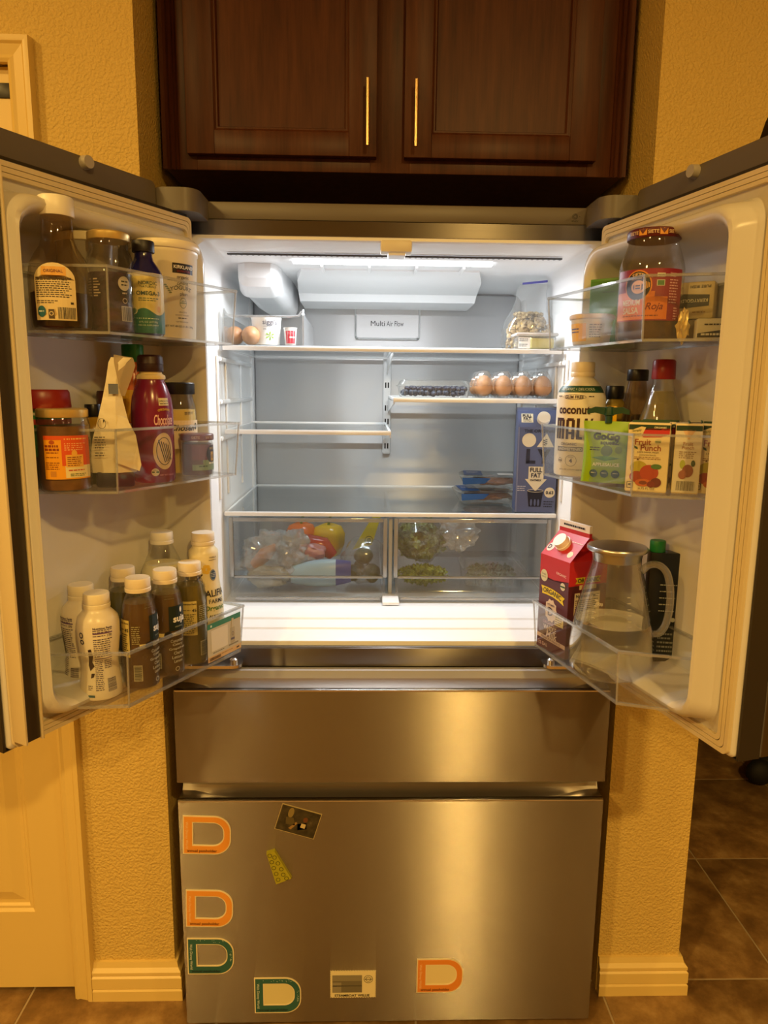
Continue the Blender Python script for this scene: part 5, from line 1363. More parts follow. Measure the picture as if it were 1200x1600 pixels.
m = MB(); m.tube(hp, 0.0066, thin_clear('handle_glass', (0.78, 0.79, 0.77), 0.14, 0.8, 0.03, 0.16, (0.85, 0.85, 0.8), 1.6), 14); m.build('handle', t, smooth=60)
a = Art(cylmap(pr, 0.060)); MK = C('d8d2c0')
for k in range(6): a.rect(-0.034, -0.028, 0.105 + k * 0.010, 0.1058 + k * 0.010, MK, 0); a.rect(0.024, 0.030, 0.105 + k * 0.010, 0.1058 + k * 0.010, MK, 0)
a.text('1500', -0.024, 0.140, MK, h=0.005); a.build(t, 'volume_marks')
# dark carton behind
p = at('R', 0.212, 0.052, 'bot')
t = obj('dark_carton', 'black green drink carton with green cap behind the pitcher', 'carton', p, 14)
m = MB(); m.box(-0.026, 0.026, -0.014, 0.014, 0, 0.222, C('10160f', 0.35), 0.002); m.build('carton_body', t)
cap(t, 0.0135, 0.222, 0.020, C('157a3a', 0.4)).location = (-0.012, 0, 0)
a = Art(planemap((0, -0.014, 0), (1, 0, 0), (0, 0, 1))); a.lines(-0.006, 0.024, 0.165, 5, 0.012, C('b8bca8'), 0.0018); a.ell(0.020, 0.10, 0.004, 0.004, C('c8ccb8'), 0); a.lines(-0.004, 0.023, 0.075, 5, 0.008, C('8a8c7c')); a.build(t, 'side_print')

# ------------------------------------------------ inside: top shelf
E0 = 0.0025
t = thing('organizer_bin', 'clear plastic organizer bin with tall curved ends on top shelf', 'bin', (-0.298, 0.40, Z1 + E0))
m = MB()
x0, x1, y0, y1 = -0.095, 0.092, -0.095, 0.20
m.box(x0 + 0.008, x1 - 0.008, y0, y1, 0, 0.003, BINP); m.box(x0 + 0.006, x1 - 0.006, y0, y0 + 0.003, 0.003, 0.066, BINP); m.box(x0 + 0.006, x1 - 0.006, y1 - 0.003, y1, 0.003, 0.066, BINP)
m.tube([(x0 + 0.004, y0, 0.078), (x0 + 0.012, y0, 0.068), (x0 + 0.03, y0, 0.066), (x1 - 0.03, y0, 0.066), (x1 - 0.012, y0, 0.068), (x1 - 0.004, y0, 0.078)], 0.0028, BINRIM, 8)
m.build('tray', t, smooth=None)
for sx, xe in ((-1, x0), (1, x1)):
    m = MB(); pl = [(y0, 0), (y0, 0.07), (y0 + 0.012, 0.084), (y0 + 0.04, 0.07), (y1, 0.068), (y1, 0)]
    m.prism(pl, 'x', xe, xe - sx * 0.004, BINRIM); m.build('end_wall', t, smooth=None)
egm = [(0.0, 0.0), (0.010, 0.0015), (0.017, 0.006), (0.0215, 0.014), (0.0225, 0.022), (0.021, 0.032), (0.016, 0.042), (0.009, 0.049), (0.0, 0.0515)]
EGG = speckle('brown_egg_shell', [(0.3, (0.42, 0.20, 0.085)), (0.7, (0.52, 0.27, 0.125))], 14, 0.5, 4, 0.05)
def egg(loc, label, group, rot=(0, 0, 0), s=1.0):
    o = MB().lathe(egm, EGG, 24).build('egg', None, smooth=80)
    o.location = loc; o.rotation_euler = rot; o.scale = (s, s, s)
    return tag(o, label, 'egg', group)
for (x, y, lab_) in ((-0.376, 0.365, 'brown egg on the left in the clear organizer bin'), (-0.335, 0.352, 'brown egg on the right in the clear organizer bin')):
    o = egg((x, y + 0.02, Z1 + E0 + 0.0255), lab_, 'loose eggs in the organizer bin', (math.radians(90), 0, 0), 1.0)
t = thing('yogurt_cup', 'white yogurt cup with a green flower print in organizer bin', 'cup', (-0.302, 0.375, Z1 + E0 + 0.0035), face_cam((-0.302, 0.375, 1.55), 8))
pr = [(0.029, 0), (0.031, 0.002), (0.035, 0.060), (0.036, 0.062), (0.036, 0.065)]
MB().lathe(pr, C('f0efec', 0.35), 32).build('cup_body', t, smooth=40); MB().lathe([(0.0365, 0.0652), (0.0365, 0.0658), (0.0, 0.0660)], C('d8d8d6', 0.3, 0.6), 32).build('foil_lid', t)
a = Art(cylmap(pr, 0.033)); a.text("siggi's", 0.004, 0.052, C('5a5a66'), w=0.034, bold=0.01); a.text('simple ingredients', 0.004, 0.043, C('7a7a80'), w=0.03); a.text('0%', -0.008, 0.037, C('5a5a60'), h=0.004)
for k in range(6): a.poly([(0.004, 0.022), (0.004 + 0.011 * math.cos(k * 1.05 + 0.3), 0.022 + 0.010 * math.sin(k * 1.05 + 0.3)), (0.004 + 0.010 * math.cos(k * 1.05 + 0.7), 0.022 + 0.009 * math.sin(k * 1.05 + 0.7))], C('8fb83a'), 1)
a.rect(0.0035, 0.0045, 0.010, 0.022, C('6a8a4a'), 1); a.build(t)
t = thing('small_red_cup', 'small clear cup with a red label at the bin end', 'cup', (-0.243, 0.36, Z1 + E0 + 0.0035), face_cam((-0.243, 0.36, 1.55)))
pr = [(0.012, 0), (0.013, 0.002), (0.0155, 0.038), (0.0165, 0.042)]
MB().lathe(pr, C('e0dedc', 0.3), 24).build('cup_body', t, smooth=40)
a = Art(cylmap(pr, 0.014)); a.rect(-0.011, 0.011, 0.005, 0.034, C('cf2f46'), 0, m=2); a.lines(-0.002, 0.010, 0.021, 1, 0.009, WHITE); a.lines(-0.007, 0.007, 0.031, 2, 0.003, C('e8a0a8')); a.build(t)
# bag of walnuts
NUT = speckle('walnut_pieces', [(0.3, (0.20, 0.12, 0.05)), (0.5, (0.40, 0.28, 0.12)), (0.8, (0.60, 0.48, 0.26))], 60, 0.6)
bag = thing('nut_bag', 'zip bag of chopped walnuts standing on top shelf', 'bag', (0.345, 0.44, Z1 + E0))
m = MB(); rg = []
for z, a_, b_, ox in ((0.0, 0.056, 0.026, 0), (0.012, 0.066, 0.034, 0), (0.045, 0.067, 0.036, 0.0), (0.075, 0.060, 0.030, 0.0), (0.100, 0.046, 0.022, 0.0), (0.125, 0.039, 0.013, 0.002), (0.148, 0.038, 0.008, 0.004), (0.165, 0.034, 0.003, 0.008)):
    ring = []
    for k in range(32):
        q = 2 * PI * k / 32; n_ = noise.noise(Vector((math.cos(q) * 2, math.sin(q) * 2, z * 30)))
        ring.append((ox + a_ * math.cos(q) * (1 + 0.10 * n_), b_ * math.sin(q) * (1 + 0.35 * n_), z))
    rg.append(ring)
m.loft(rg, FILM, True, True); m.build('bag_film', bag, smooth=35)
m = MB(); m.loft([[(-0.02, -0.002, 0.163), (0.042, -0.002, 0.170), (0.042, 0.002, 0.170), (-0.02, 0.002, 0.163)], [(-0.02, -0.002, 0.168), (0.042, -0.002, 0.175), (0.042, 0.002, 0.175), (-0.02, 0.002, 0.168)]], C('5a5ab0', 0.35)); tag(m.build('zip_seal', bag), 'blue violet zip strip')
m = MB(); rnd = random.Random(5)
for i in range(800):
    z = 0.005 + rnd.random() * 0.090; lim_a = 0.055 - max(0, z - 0.05) * 0.45; lim_b = 0.026 - max(0, z - 0.05) * 0.2
    q = rnd.random() * 2 * PI; rr_ = rnd.random() ** 0.4
    m.ball((lim_a * rr_ * math.cos(q), lim_b * rr_ * math.sin(q), z), 0.0044 * (0.6 + 0.8 * rnd.random()), NUT, 1, (0.5 + 1.2 * rnd.random(), 0.7, 0.5 + rnd.random() * 0.8), 0.6, 2.5, i * 1.3)
nt = m.build('chopped_walnuts', None, smooth=25); nt.location = bag.location
tag(nt, 'loose chopped walnuts filling the clear zip bag', 'walnuts', None, 'stuff')
# cheese container
t = thing('cheese_container', 'small clear container with yellow cheese in front of walnut bag', 'container', (0.338, 0.345, Z1 + E0), 0.0)
m = MB(); m.box(-0.046, 0.046, -0.032, 0.032, 0.0, 0.030, CLAM, 0.004); m.build('box', t)
m = MB(); m.box(-0.050, 0.050, -0.036, 0.036, 0.0305, 0.038, thin_clear('pale_lid', (0.8, 0.78, 0.76), 0.08, 0.5, 0.1, 0.40, (0.8, 0.76, 0.72)), 0.003); m.build('lid', t)
m = MB(); m.box(-0.012, 0.042, -0.027, 0.027, 0.003, 0.026, C('d8c878', 0.5), 0.003); m.build('cheese', t)
a = Art(planemap((0, -0.032, 0), (1, 0, 0), (0, 0, 1))); a.rect(-0.044, -0.016, 0.002, 0.027, C('e6e8ea'), 0); a.lines(-0.042, -0.020, 0.024, 2, 0.004, C('5a6a7a')); a.lines(-0.042, -0.022, 0.012, 2, 0.004, C('5a6a7a')); a.build(t)

# ------------------------------------------------ inside: right half shelf, berries and eggs
def clamshell(name, label, cat, loc, w_, d_, h_, group=None, lidh=0.012):
    t = thing(name, label, cat, loc)
    m = MB(); rg = []
    for z, k in ((0, 0.93), (0.003, 0.95), (h_ * 0.62, 1.0), (h_ * 0.64, 1.03)):
        rg.append([(p_[0], p_[1], z) for p_ in rrect(-w_ * k, w_ * k, -d_ * k, d_ * k, 0.012, 4)])
    m.loft(rg, CLAM, True, False)
    for q in range(9):
        x = -w_ * 0.85 + q * w_ * 1.7 / 8
        m.box(x - 0.001, x + 0.001, -d_ * 0.99 - 0.0012, -d_ * 0.97, 0.004, h_ * 0.55, CLAM)
    m.build('tray', t, smooth=30)
    m = MB(); rg = []
    for z, k in ((h_ * 0.645, 1.05), (h_ * 0.69, 1.05), (h_ * 0.72, 1.0), (h_, 0.93), (h_ + 0.001, 0.88)):
        rg.append([(p_[0], p_[1], z) for p_ in rrect(-w_ * k, w_ * k, -d_ * k, d_ * k, 0.012, 4)])
    m.loft(rg, CLAM, False, True)
    m.build('lid', t, smooth=30)
    return t
cl = clamshell('berry_clamshell', 'low clear clamshell of blueberries on the right half shelf', 'clamshell', (0.104, 0.395, Z2R + E0), 0.086, 0.06, 0.040)
BLU = speckle('blueberry_skin', [(0.3, (0.010, 0.012, 0.026)), (0.7, (0.035, 0.045, 0.085))], 90, 0.5, 3, 0.0)
bm_ = MB(); bm_.lathe([(0.0, 0.0), (0.0045, 0.0008), (0.0068, 0.004), (0.0068, 0.0068), (0.0048, 0.0108), (0.0026, 0.0115), (0.0018, 0.0106), (0.0, 0.0104)], BLU, 12)
berry0 = None; rnd = random.Random(11)
for layer in range(2):
    for i in range(11):
        for j in range(6 if layer == 0 else 5):
            if layer == 1 and i < 3 and rnd.random() < 0.7: continue
            x = 0.104 - 0.070 + i * 0.0138 + layer * 0.004 + rnd.uniform(-0.003, 0.003); y = 0.395 - 0.046 + j * 0.0155 + layer * 0.007 + rnd.uniform(-0.003, 0.003)
            z = Z2R + E0 + 0.0035 + layer * 0.0095 + rnd.uniform(0, 0.0035)
            if berry0 is None:
                berry0 = bm_.build('blueberry', None, smooth=60); o = berry0
            else:
                o = berry0.copy(); COL.objects.link(o)
            o.location = (x, y, z); o.rotation_euler = (rnd.uniform(-0.7, 0.7), rnd.uniform(-0.7, 0.7), 0)
            tag(o, 'small dark blueberry lying in the clear clamshell', 'blueberry', 'blueberries in the clamshell')
t = thing('egg_carton', 'clear plastic egg carton holding brown eggs on right half shelf', 'egg carton', (0.296, 0.41, Z2R + E0))
m = MB()
for i in range(4):
    for j in range(3):
        cx, cy = -0.072 + i * 0.048, -0.048 + j * 0.048
        rg = []
        for z, k in ((0, 0.012), (0.002, 0.0135), (0.026, 0.0215), (0.03, 0.0235)):
            rg.append([(cx + k * math.cos(2 * PI * q / 10), cy + k * math.sin(2 * PI * q / 10), z) for q in range(10)])
        m.loft(rg, CLAM, True, False)
m.build('cup_tray', t, smooth=25)
m = MB()
for i in range(4):
    for j in range(3):
        cx, cy = -0.072 + i * 0.048, -0.048 + j * 0.048
        rg = []
        for z, k in ((0.0305, 0.0239), (0.040, 0.0225), (0.056, 0.0165), (0.064, 0.011), (0.0645, 0.008)):
            rg.append([(cx + k * math.cos(2 * PI * q / 10), cy + k * math.sin(2 * PI * q / 10), z) for q in range(10)])
        m.loft(rg, CLAM, False, True)
m.build('domed_lid', t, smooth=25)
for i in range(4):
    for j in range(3):
        egg((0.296 - 0.072 + i * 0.048, 0.41 - 0.048 + j * 0.048, Z2R + E0 + 0.004), 'brown egg standing in the clear egg carton', 'eggs in the clear carton', (0, 0, i + j), 0.98)

# ------------------------------------------------ inside: glass shelf over the crispers
t = thing('oat_milk_carton', 'slate blue oat milk carton with white cap on the lower glass shelf', 'carton', (0.352, 0.335, Z3 + E0), math.radians(-6))
m = MB(); W3 = 0.0475; rg = []
BLUEC = C('56618a', 0.4)
for z, ya, yb in ((0, -0.035, 0.035), (0.205, -0.035, 0.035), (0.243, -0.012, 0.035), (0.2435, -0.010, 0.035)):
    rg.append([(-W3, ya, z), (W3, ya, z), (W3, yb, z), (-W3, yb, z)])
m.loft(rg, BLUEC); m.box(-W3, W3, 0.010, 0.013, 0.2435, 0.250, C('8a94b4', 0.4)); m.build('carton_body', t, smooth=None)
sl = Vector((0, 0.023, 0.038)).normalized(); nn = Vector((0, -sl.z, sl.y)); c0 = Vector((0.012, -0.035, 0.205)) + sl * 0.021
m = MB(); m.tube([c0, c0 + nn * 0.012], [0.0155, 0.0150], C('e9e6da', 0.4), 30); m.build('cap', t, smooth=40)
a = Art(planemap((0, -0.035, 0), (1, 0, 0), (0, 0, 1))); DN = C('23263a'); CRM = C('dcd3b8')
a.rect(-0.047, -0.044, 0.0, 0.205, C('7a84a8'), 0); a.text('THE ORIGINAL', 0.004, 0.196, DN, w=0.074, h=0.0075, bold=0.03)
a.ell(-0.021, 0.174, 0.0165, 0.0165, CRM, 1); a.poly([(-0.002, 0.158), (0.024, 0.158), (0.038, 0.158), (0.020, 0.191)], CRM, 1); a.rect(0.016, 0.0175, 0.160, 0.176, DN, 2)
for k in range(3): a.ell(0.0135, 0.164 + k * 0.005, 0.0025, 0.0015, DN, 2, 8); a.ell(0.020, 0.166 + k * 0.005, 0.0025, 0.0015, DN, 2, 8)
a.rect(-0.026, -0.0175, 0.118, 0.153, DN, 1); a.rect(-0.026, -0.004, 0.118, 0.1255, DN, 1)
a.poly([(0.0, 0.153), (0.009, 0.153), (0.0155, 0.141), (0.022, 0.153), (0.031, 0.153), (0.0195, 0.132), (0.0115, 0.132)], DN, 1); a.rect(0.0115, 0.0195, 0.118, 0.133, DN, 1)
a.rect(-0.019, 0.017, 0.080, 0.111, CRM, 1); a.poly([(-0.027, 0.081), (0.025, 0.081), (-0.001, 0.051)], CRM, 1); a.text('FULL', -0.001, 0.103, DN, w=0.029, h=0.011, bold=0.03, layer=3); a.text('FAT', -0.001, 0.090, DN, w=0.023, h=0.011, bold=0.03, layer=3); a.text('OATMILK', -0.001, 0.078, DN, w=0.027, bold=0.03, layer=3)
a.poly([(-0.020, 0.053), (0.018, 0.053), (0.013, 0.014), (-0.015, 0.014)], C('15172a'), 2); a.ring(-0.001, 0.053, 0.019, 0.004, 0.001, CRM, 3)
for q in (-0.009, 0.0, 0.008): a.ell(q - 0.001, 0.024, 0.0025, 0.009, BLUEC, 3, 10)
a.ell(0.033, 0.049, 0.0125, 0.0125, CRM, 1); a.text('0.63', 0.033, 0.049, DN, w=0.018, bold=0.03, layer=3); a.lines(-0.044, -0.024, 0.064, 3, 0.005, C('c0c4d4')); a.lines(0.020, 0.044, 0.028, 3, 0.006, C('1c1f33'))
a.build(t, 'front_print')
a = Art(planemap((0, -0.035, 0.205), (1, 0, 0), tuple(sl))); a.rect(-0.040, -0.012, 0.012, 0.036, CRM, 0); a.text('FULL', -0.026, 0.030, DN, w=0.022, bold=0.03); a.text('FAT', -0.026, 0.022, DN, w=0.018, bold=0.03); a.text('OATMILK', -0.026, 0.0155, DN, w=0.02); a.build(t, 'slope_print')
MEAT = speckle('raw_meat', [(0.3, (0.30, 0.13, 0.07)), (0.6, (0.44, 0.22, 0.12)), (0.85, (0.55, 0.34, 0.22))], 22, 0.35)
def meat_tray(loc, rz, label, topcol):
    t = thing('meat_tray', label, 'meat tray', loc, rz, 'meat trays on the lower glass shelf')
    m = MB(); rg = []
    for z, k in ((0, 0.80), (0.003, 0.82), (0.028, 1.0), (0.031, 1.02)):
        rg.append([(p_[0], p_[1], z) for p_ in rrect(-0.078 * k, 0.078 * k, -0.06 * k, 0.06 * k, 0.02, 4)])
    m.loft(rg, CLAM, True, False); m.build('tray', t, smooth=30)
    m = MB(); m.ball((0.008, 0, 0.0175), 0.015, MEAT, 4, (4.0, 3.1, 0.85), 0.25, 2.0, loc[0] * 9); m.build('meat', t, smooth=60)
    m = MB(); m.loft([[(p_[0], p_[1], 0.0312) for p_ in rrect(-0.079, 0.079, -0.061, 0.061, 0.02, 4)], [(p_[0], p_[1], 0.0345) for p_ in rrect(-0.074, 0.074, -0.056, 0.056, 0.02, 4)]], FILM); m.build('film_lid', t, smooth=30)
    a = Art(planemap((0, 0, 0.035), (1, 0, 0), (0, 1, 0))); a.rect(-0.068, -0.02, -0.05, 0.05, topcol, 0); a.rect(0.02, 0.06, -0.04, 0.0, C('d8dade'), 0); a.lines(-0.060, -0.028, 0.02, 2, 0.012, WHITE); a.build(t)
    a = Art(planemap((-0.045, -0.0615, 0.0), (1, 0, 0), (0, -0.25, 1))); a.poly([(-0.028, 0.031), (0.045, 0.031), (0.030, 0.016), (-0.026, 0.012)], C('2a5aa8'), 0); a.build(t, 'sleeve_edge')
meat_tray((0.252, 0.47, Z3 + E0), 0.05, 'lower meat tray with blue sleeve beside the oat milk', C('2a5aa8'))
meat_tray((0.266, 0.48, Z3 + E0 + 0.0385), -0.10, 'upper meat tray with pale label, stacked beside oat milk', C('3a4a78'))

# ------------------------------------------------ inside the crisper drawers
CZ0 = 0.9475
def crumple(name, parent, c, scale, mat, seed, amp=0.28, freq=1.6, sub=4):
    return MB().ball(c, 1.0, mat, sub, scale, amp, freq, seed).build(name, parent, smooth=28)
t = thing('produce_bag', 'crumpled clear produce bag on the left of left crisper', 'bag', (-0.290, 0.385, CZ0))
crumple('bag_film', t, (0.0, 0, 0.066), (0.082, 0.058, 0.066), FILMW, 2.0, 0.42, 2.8); crumple('bag_tail', t, (0.05, -0.010, 0.088), (0.040, 0.03, 0.046), FILMW, 5.0, 0.5, 3.0)
t = thing('white_wrapped_bundle', 'grey film wrapped bundle at the bottom of left crisper', 'bundle', (-0.300, 0.335, CZ0))
crumple('bundle', t, (0, 0, 0.028), (0.052, 0.024, 0.028), C('a6aaa4', 0.3), 7.0, 0.25)
t = thing('carrot', 'orange carrot end inside the clear produce bag', 'carrot', (-0.318, 0.40, CZ0 + 0.06)); m = MB(); m.tube([(-0.03, 0, -0.02), (0.0, 0.0, 0.01), (0.028, 0.0, 0.032)], [0.013, 0.019, 0.008], C('d97a22', 0.45), 14); m.build('root', t, smooth=60)
def pepper(name, label, loc, col, s):
    t = thing(name, label, 'pepper', loc, 0.4)
    m = MB(); rg = []
    for z, r in ((0.0, 0.012), (0.006, 0.026), (0.03, 0.036), (0.055, 0.037), (0.072, 0.029), (0.078, 0.014), (0.074, 0.006)):
        rg.append([(r * s * (1 + 0.09 * math.cos(4 * 2 * PI * k / 24)) * math.cos(2 * PI * k / 24), r * s * (1 + 0.09 * math.cos(4 * 2 * PI * k / 24)) * math.sin(2 * PI * k / 24), z * s) for k in range(24)])
    m.loft(rg, C(col, 0.2)); m.build('flesh', t, smooth=70)
    m = MB(); m.tube([(0, 0, 0.074 * s), (0.002, 0, 0.088 * s), (0.007, 0, 0.096 * s)], [0.004, 0.003, 0.004], C('5a7a2a', 0.5), 8); m.build('stem', t)
    return t
pepper('orange_pepper', 'orange bell pepper behind the red pepper in left crisper', (-0.232, 0.47, CZ0 + 0.058), 'd96a2a', 1.05)
pepper('yellow_pepper', 'yellow bell pepper at the back of left crisper', (-0.160, 0.48, CZ0 + 0.045), 'd8b022', 1.15)
t = thing('red_pepper', 'long red pepper lying across the left crisper pile', 'pepper', (-0.200, 0.425, CZ0 + 0.088)); m = MB(); m.tube([(-0.045, 0.01, 0.008), (-0.01, 0, 0.006), (0.03, -0.005, 0.0), (0.055, -0.006, -0.026)], [0.018, 0.024, 0.024, 0.014], C('a83428', 0.2), 16); m.build('flesh', t, smooth=70); m = MB(); m.tube([(-0.045, 0.01, 0.008), (-0.066, 0.012, 0.014)], [0.004, 0.003], C('5a7a2a', 0.5), 8); m.build('stem', t)
t = thing('meat_pack', 'pink meat pack with frosty film in left crisper', 'meat', (-0.205, 0.385, CZ0 + 0.058)); crumple('meat', t, (0, 0, 0.022), (0.045, 0.022, 0.022), C('b07a80', 0.3), 9.0, 0.2)
t = thing('cheese_bag', 'light blue bag with dark blue edge at front of left crisper', 'bag', (-0.172, 0.345, CZ0)); m = MB(); rg = []
for k in range(9):
    x = -0.075 + 0.15 * k / 8; h_ = 0.062 + 0.016 * k / 8; b_ = 0.005 + 0.017 * math.sin(PI * (k + 0.6) / 9.2)
    rg.append([(x, b_ * math.cos(2 * PI * q / 14), h_ * 0.5 + h_ * 0.5 * math.sin(2 * PI * q / 14) * (0.55 + 0.45 * math.sin(PI * (k + 1) / 10))) for q in range(14)])
m.loft(rg[:7], C('a6c8dc', 0.3)); m.loft(rg[6:], C('3a4a9a', 0.3)); m.build('bag_body', t, smooth=40)
t = thing('avocado_bag', 'clear bag of dark green avocados with yellow header in left crisper', 'bag', (-0.066, 0.395, CZ0)); m = MB(); m.prism([(-0.028, 0.085), (0.022, 0.098), (0.044, 0.172), (0.026, 0.176)], 'y', -0.003, 0.003, C('b8b828', 0.35)); m.build('header', t, smooth=None)
a = Art(planemap((0.014, -0.003, 0.11), (1, 0, 0), (0, 0, 1))); a.ring(0, 0, 0.011, 0.011, 0.002, C('3a4a1a')); a.ell(0, 0, 0.006, 0.006, C('5a6a2a')); a.build(t, 'header_print'); crumple('bag_film', t, (0.002, 0, 0.058), (0.058, 0.046, 0.058), FILM, 12.0, 0.12, 1.8)
AVO = speckle('avocado_skin', [(0.3, (0.030, 0.040, 0.014)), (0.7, (0.075, 0.095, 0.030))], 60, 0.5, 4, 0.4)
for k, (dx, dy, dz) in enumerate(((-0.026, -0.012, 0.026), (0.022, -0.012, 0.026), (-0.006, 0.018, 0.032), (0.0, -0.014, 0.072))):
    o = MB().lathe([(0.0, -0.024), (0.014, -0.021), (0.021, -0.010), (0.0215, 0.002), (0.017, 0.016), (0.010, 0.026), (0.0, 0.030)], AVO, 18).build('avocado', None, smooth=70)
    o.location = (-0.066 + dx, 0.395 + dy, CZ0 + dz); o.rotation_euler = (1.2 + k, 0.4 * k, 0.3)
    tag(o, 'dark green avocado inside the bag with yellow header', 'avocado', 'avocados in the left crisper')
# right crisper: greens
def leaves(name, n, box, size, mat, seed, parent):
    rnd = random.Random(seed); m = MB()
    for i in range(n):
        while True:
            q = Vector((rnd.uniform(-1, 1), rnd.uniform(-1, 1), rnd.uniform(-1, 1)))
            if q.length < 1: break
        c = Vector((q.x * box[0], q.y * box[1], box[3] + q.z * box[2])); rot = Matrix.Rotation(rnd.uniform(0, 6.28), 3, 'Z') @ Matrix.Rotation(rnd.uniform(-1.4, 1.4), 3, 'X') @ Matrix.Rotation(rnd.uniform(-0.8, 0.8), 3, 'Y')
        s = size * rnd.uniform(0.6, 1.25); cn = 7; vs = [c + rot @ Vector((0, 0, 0.12 * s))]
        for k in range(cn * 2):
            q2 = 2 * PI * k / (cn * 2); r = s * (1.0 if k % 2 else 0.8)
            vs.append(c + rot @ Vector((r * math.cos(q2) * 0.7, r * math.sin(q2), 0.3 * s * math.sin(k * 2.1 + i))))
        m.add(vs, [(0, 1 + k, 1 + (k + 1) % (cn * 2)) for k in range(cn * 2)], mat)
    o = m.build(name, parent, smooth=None, recalc=False); o['kind'] = 'stuff'
    return o
LEAF = speckle('leaf_green', [(0.3, (0.16, 0.22, 0.07)), (0.6, (0.32, 0.42, 0.15)), (0.85, (0.52, 0.58, 0.28))], 30, 0.5, 4, 0.1)
LEAF2 = speckle('herb_green', [(0.3, (0.12, 0.18, 0.03)), (0.6, (0.30, 0.36, 0.06)), (0.85, (0.52, 0.52, 0.14))], 50, 0.5, 4, 0.1)
t = thing('greens_bag', 'clear bag stuffed with leafy greens in the right crisper', 'bag', (0.082, 0.405, CZ0 + 0.05)); crumple('bag_film', t, (0, 0, 0.062), (0.068, 0.050, 0.058), FILM, 15.0, 0.16, 2.0); leaves('leafy_greens', 330, (0.060, 0.040, 0.048, 0.060), 0.016, LEAF, 3, t); crumple('bag_mouth', t, (0.095, -0.012, 0.078), (0.048, 0.024, 0.040), FILMW, 21.0, 0.45, 3.0)
t = thing('herb_bundle', 'loose yellow green herbs under the greens bag', 'herbs', (0.085, 0.372, CZ0)); leaves('herb_sprigs', 380, (0.068, 0.034, 0.024, 0.026), 0.0085, LEAF2, 4, t)
t = clamshell('salad_clamshell', 'clear lidded salad container at the right of right crisper', 'clamshell', (0.268, 0.41, CZ0), 0.078, 0.06, 0.066); leaves('salad_leaves', 150, (0.062, 0.044, 0.018, 0.024), 0.013, C('6f7f6a', 0.5), 6, t)

# ------------------------------------------------ magnets on the freezer drawer
def magnet_d(x0, z1, w_, h_, col, txtcol, label, rot, filled=None, sparkle=False):
    t = thing('magnet', label, 'magnet', (x0 + w_ / 2, -0.0002, z1 - h_ / 2), 0); t.rotation_euler = (0, rot, 0)
    hw, hh = w_ / 2, h_ / 2
    def dshape(i, l=0, b=0, t_=0, r=0, rad=0.035):
        pts = [(-hw + i + l, hh - i - t_), (-hw + i + l, -hh + i + b)]
        R_ = max(rad - i - r, 0.006)
        for k in range(9): q = -PI / 2 + PI / 2 * k / 8; pts.append((hw - i - r - R_ + R_ * math.cos(q), -hh + i + b + R_ + R_ * math.sin(q)))
        for k in range(9): q = PI / 2 * k / 8; pts.append((hw - i - r - R_ + R_ * math.cos(q), hh - i - t_ - R_ + R_ * math.sin(q)))
        return pts
    def frame(o_, i_, y0, y1, mat, nm, par):
        m = MB(); n = len(o_)
        rg = [[(p_[0], y, p_[1]) for p_ in pts] for pts, y in ((o_, y1), (o_, y0), (i_, y0), (i_, y1))]
        m.loft(rg + [rg[0]], mat, False, False); return m.build(nm, par, smooth=None)
    O0, I0 = dshape(0), dshape(0.016, 0.006, 0.006, 0.0, 0.0, 0.038); O1, I1 = dshape(0.0025), dshape(0.0140, 0.0055, 0.0055, 0, 0, 0.038)
    bk = frame(O0, I0, -0.0018, 0.0, C('e9dcb8', 0.4), 'backing', t)
    fr_ = frame(O1, I1, -0.0024, -0.0019, C(col, 0.35), 'd_frame', t)
    if filled:
        m = MB(); m.loft([[(p_[0], y, p_[1]) for p_ in I0] for y in (0.0, -0.0012)], C(filled, 0.4)); m.build('centre', t, smooth=None)
    a = Art(planemap((0, -0.0024, 0), (1, 0, 0), (0, 0, 1)))
    if sparkle:
        rnd = random.Random(int(w_ * 1e5 + z1 * 1e4))
        for k in range(16):
            q = rnd.uniform(-hw + 0.02, hw - 0.014); a.ell(q, hh - 0.0065 + rnd.uniform(-0.003, 0.003), 0.0007, 0.0007, C('d8e6dc'), 0, 6)
            a.ell(hw - 0.0068 + rnd.uniform(-0.002, 0.002), rnd.uniform(-hh + 0.03, hh - 0.03), 0.0007, 0.0007, C('d8e6dc'), 0, 6)
    a.text('annual passholder', -0.010, -hh + 0.0082, C(txtcol), w=w_ * 0.62, layer=1, bold=0.01); a.text('Walt Disney World', -hw + 0.0082, 0.0, C('f0d9a8') if not sparkle else C('dfe9e0'), w=h_ * 0.70, layer=1, rot=-PI / 2)
    a.build(t, 'print')
magnet_d(-0.446, 0.541, 0.102, 0.090, 'e39a3c', '4a1a12', 'orange D shaped magnet at the top left of freezer drawer', 0.03)
magnet_d(-0.446, 0.365, 0.102, 0.090, 'e39a3c', '4a1a12', 'second orange D shaped magnet, lower on the left edge', 0.03)
magnet_d(-0.447, 0.247, 0.102, 0.090, '2a5f5a', '0e2020', 'teal D shaped magnet with open centre at left edge', 0.01, None, True)
magnet_d(-0.302, 0.146, 0.104, 0.090, '2a5f5a', '0e2020', 'teal D shaped magnet with cream centre near the bottom', 0.0, 'd8cf9c', True)
magnet_d(0.060, 0.190, 0.104, 0.086, 'de8a34', '4a1a12', 'orange D shaped magnet with cream centre, on the right', 0.0, 'e2d4a4')
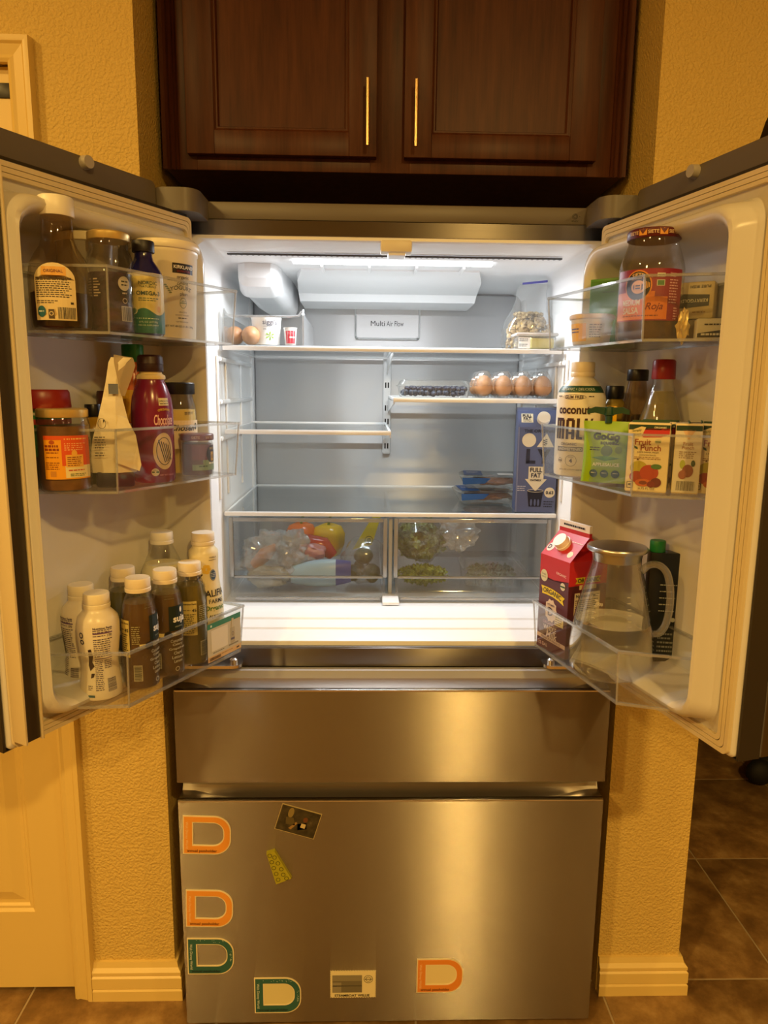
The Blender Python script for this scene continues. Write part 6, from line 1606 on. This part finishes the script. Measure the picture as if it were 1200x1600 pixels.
# postage stamp magnet
t = thing('stamp_magnet', 'postage stamp shaped magnet with grey picture panel at the bottom', 'magnet', (-0.082, 0.0, 0.128)); pts = []
def wav(a0, b0, a1, b1, n):
    out = []
    for k in range(n):
        for f_, d_ in ((0.0, 0), (0.5, 1)):
            q = (k + f_) / n; px_, pz_ = a0 + (a1 - a0) * q, b0 + (b1 - b0) * q; L_ = math.hypot(a1 - a0, b1 - b0); nx, nz = -(b1 - b0) / L_, (a1 - a0) / L_
            out.append((px_ + nx * 0.0018 * d_, pz_ + nz * 0.0018 * d_))
    return out
HWs, HHs = 0.051, 0.034
pts = wav(-HWs, -HHs, HWs, -HHs, 18) + wav(HWs, -HHs, HWs, HHs, 12) + wav(HWs, HHs, -HWs, HHs, 18) + wav(-HWs, HHs, -HWs, -HHs, 12)
m = MB(); m.loft([[(p_[0], 0.0, p_[1]) for p_ in pts], [(p_[0], -0.003, p_[1]) for p_ in pts]], C('e6dcb4', 0.5)); m.build('stamp', t, smooth=None)
a = Art(planemap((0, -0.003, 0), (1, 0, 0), (0, 0, 1))); a.rect(-0.046, 0.020, -0.020, 0.024, C('6f6a58'), 0); a.rect(-0.046, 0.020, 0.010, 0.024, C('8a8470'), 1); a.rect(-0.046, -0.026, -0.020, 0.006, C('8f8976'), 1); a.rect(-0.046, 0.020, -0.004, -0.002, C('4a463a'), 1)
a.ring(0.034, 0.014, 0.010, 0.010, 0.001, C('3a352c')); a.ring(0.034, 0.014, 0.006, 0.006, 0.001, C('3a352c')); a.rect(0.026, 0.042, 0.013, 0.0145, C('3a352c'), 1); a.text('STEAMBOAT WILLIE', -0.002, -0.027, C('1c1814'), w=0.078, bold=0.02); a.build(t, 'print')
# snapshot
t = thing('snapshot', 'small dark photo print held tilted near the drawer top', 'photo', (-0.2005, 0.0, 0.527)); t.rotation_euler = (0, 0.30, 0)
m = MB(); m.box(-0.044, 0.044, -0.0012, 0, -0.031, 0.031, C('b8a878', 0.35)); m.build('paper', t, smooth=None)
a = Art(planemap((0, -0.0012, 0), (1, 0, 0), (0, 0, 1))); a.rect(-0.0425, 0.0425, -0.0295, 0.0295, speckle('dim_photo', [(0.3, (0.02, 0.016, 0.008)), (0.6, (0.06, 0.05, 0.025)), (0.8, (0.14, 0.11, 0.06))], 60, 0.3, 5, 0.0), 0); a.ell(-0.020, 0.016, 0.006, 0.012, C('8a7a48'), 1); a.poly([(-0.028, 0.004), (-0.012, 0.006), (-0.004, -0.010), (-0.024, -0.012)], C('5a5030'), 1); a.ell(0.014, 0.008, 0.005, 0.006, C('6a3f20'), 1); a.rect(0.008, 0.018, -0.012, -0.002, C('c9b98a'), 1); a.poly([(0.0, -0.006), (0.018, 0.002), (0.022, -0.012), (0.004, -0.02)], C('5a3a1c'), 0); a.poly([(-0.016, -0.020), (-0.004, -0.002), (0.0, -0.004), (-0.01, -0.022)], C('9a7a48'), 1); a.build(t, 'picture')
# green clip
t = thing('bag_clip', 'yellow green clip magnet printed with dark rings', 'clip', (-0.241, 0.0, 0.422)); m = MB()
cl_ = [(-0.028, 0.035), (-0.010, 0.041), (0.026, -0.026), (-0.008, -0.040)]
m.loft([[(p_[0], 0.0, p_[1]) for p_ in cl_], [(p_[0] * 0.97, -0.009, p_[1] * 0.97) for p_ in cl_]], C('a8a428', 0.4)); m.build('clip_body', t, smooth=None)
a = Art(planemap((0, -0.0092, 0), (1, 0, 0), (0, 0, 1)))
for (q, r) in ((-0.020, 0.030), (-0.010, 0.026), (-0.016, 0.015), (-0.003, 0.012), (-0.012, 0.001), (0.004, -0.002), (-0.007, -0.013), (0.008, -0.015), (-0.003, -0.027), (0.015, -0.024)): a.ring(q, r, 0.0047, 0.0047, 0.0011, C('2a2c14'), 0, 16)
a.build(t, 'ring_print')
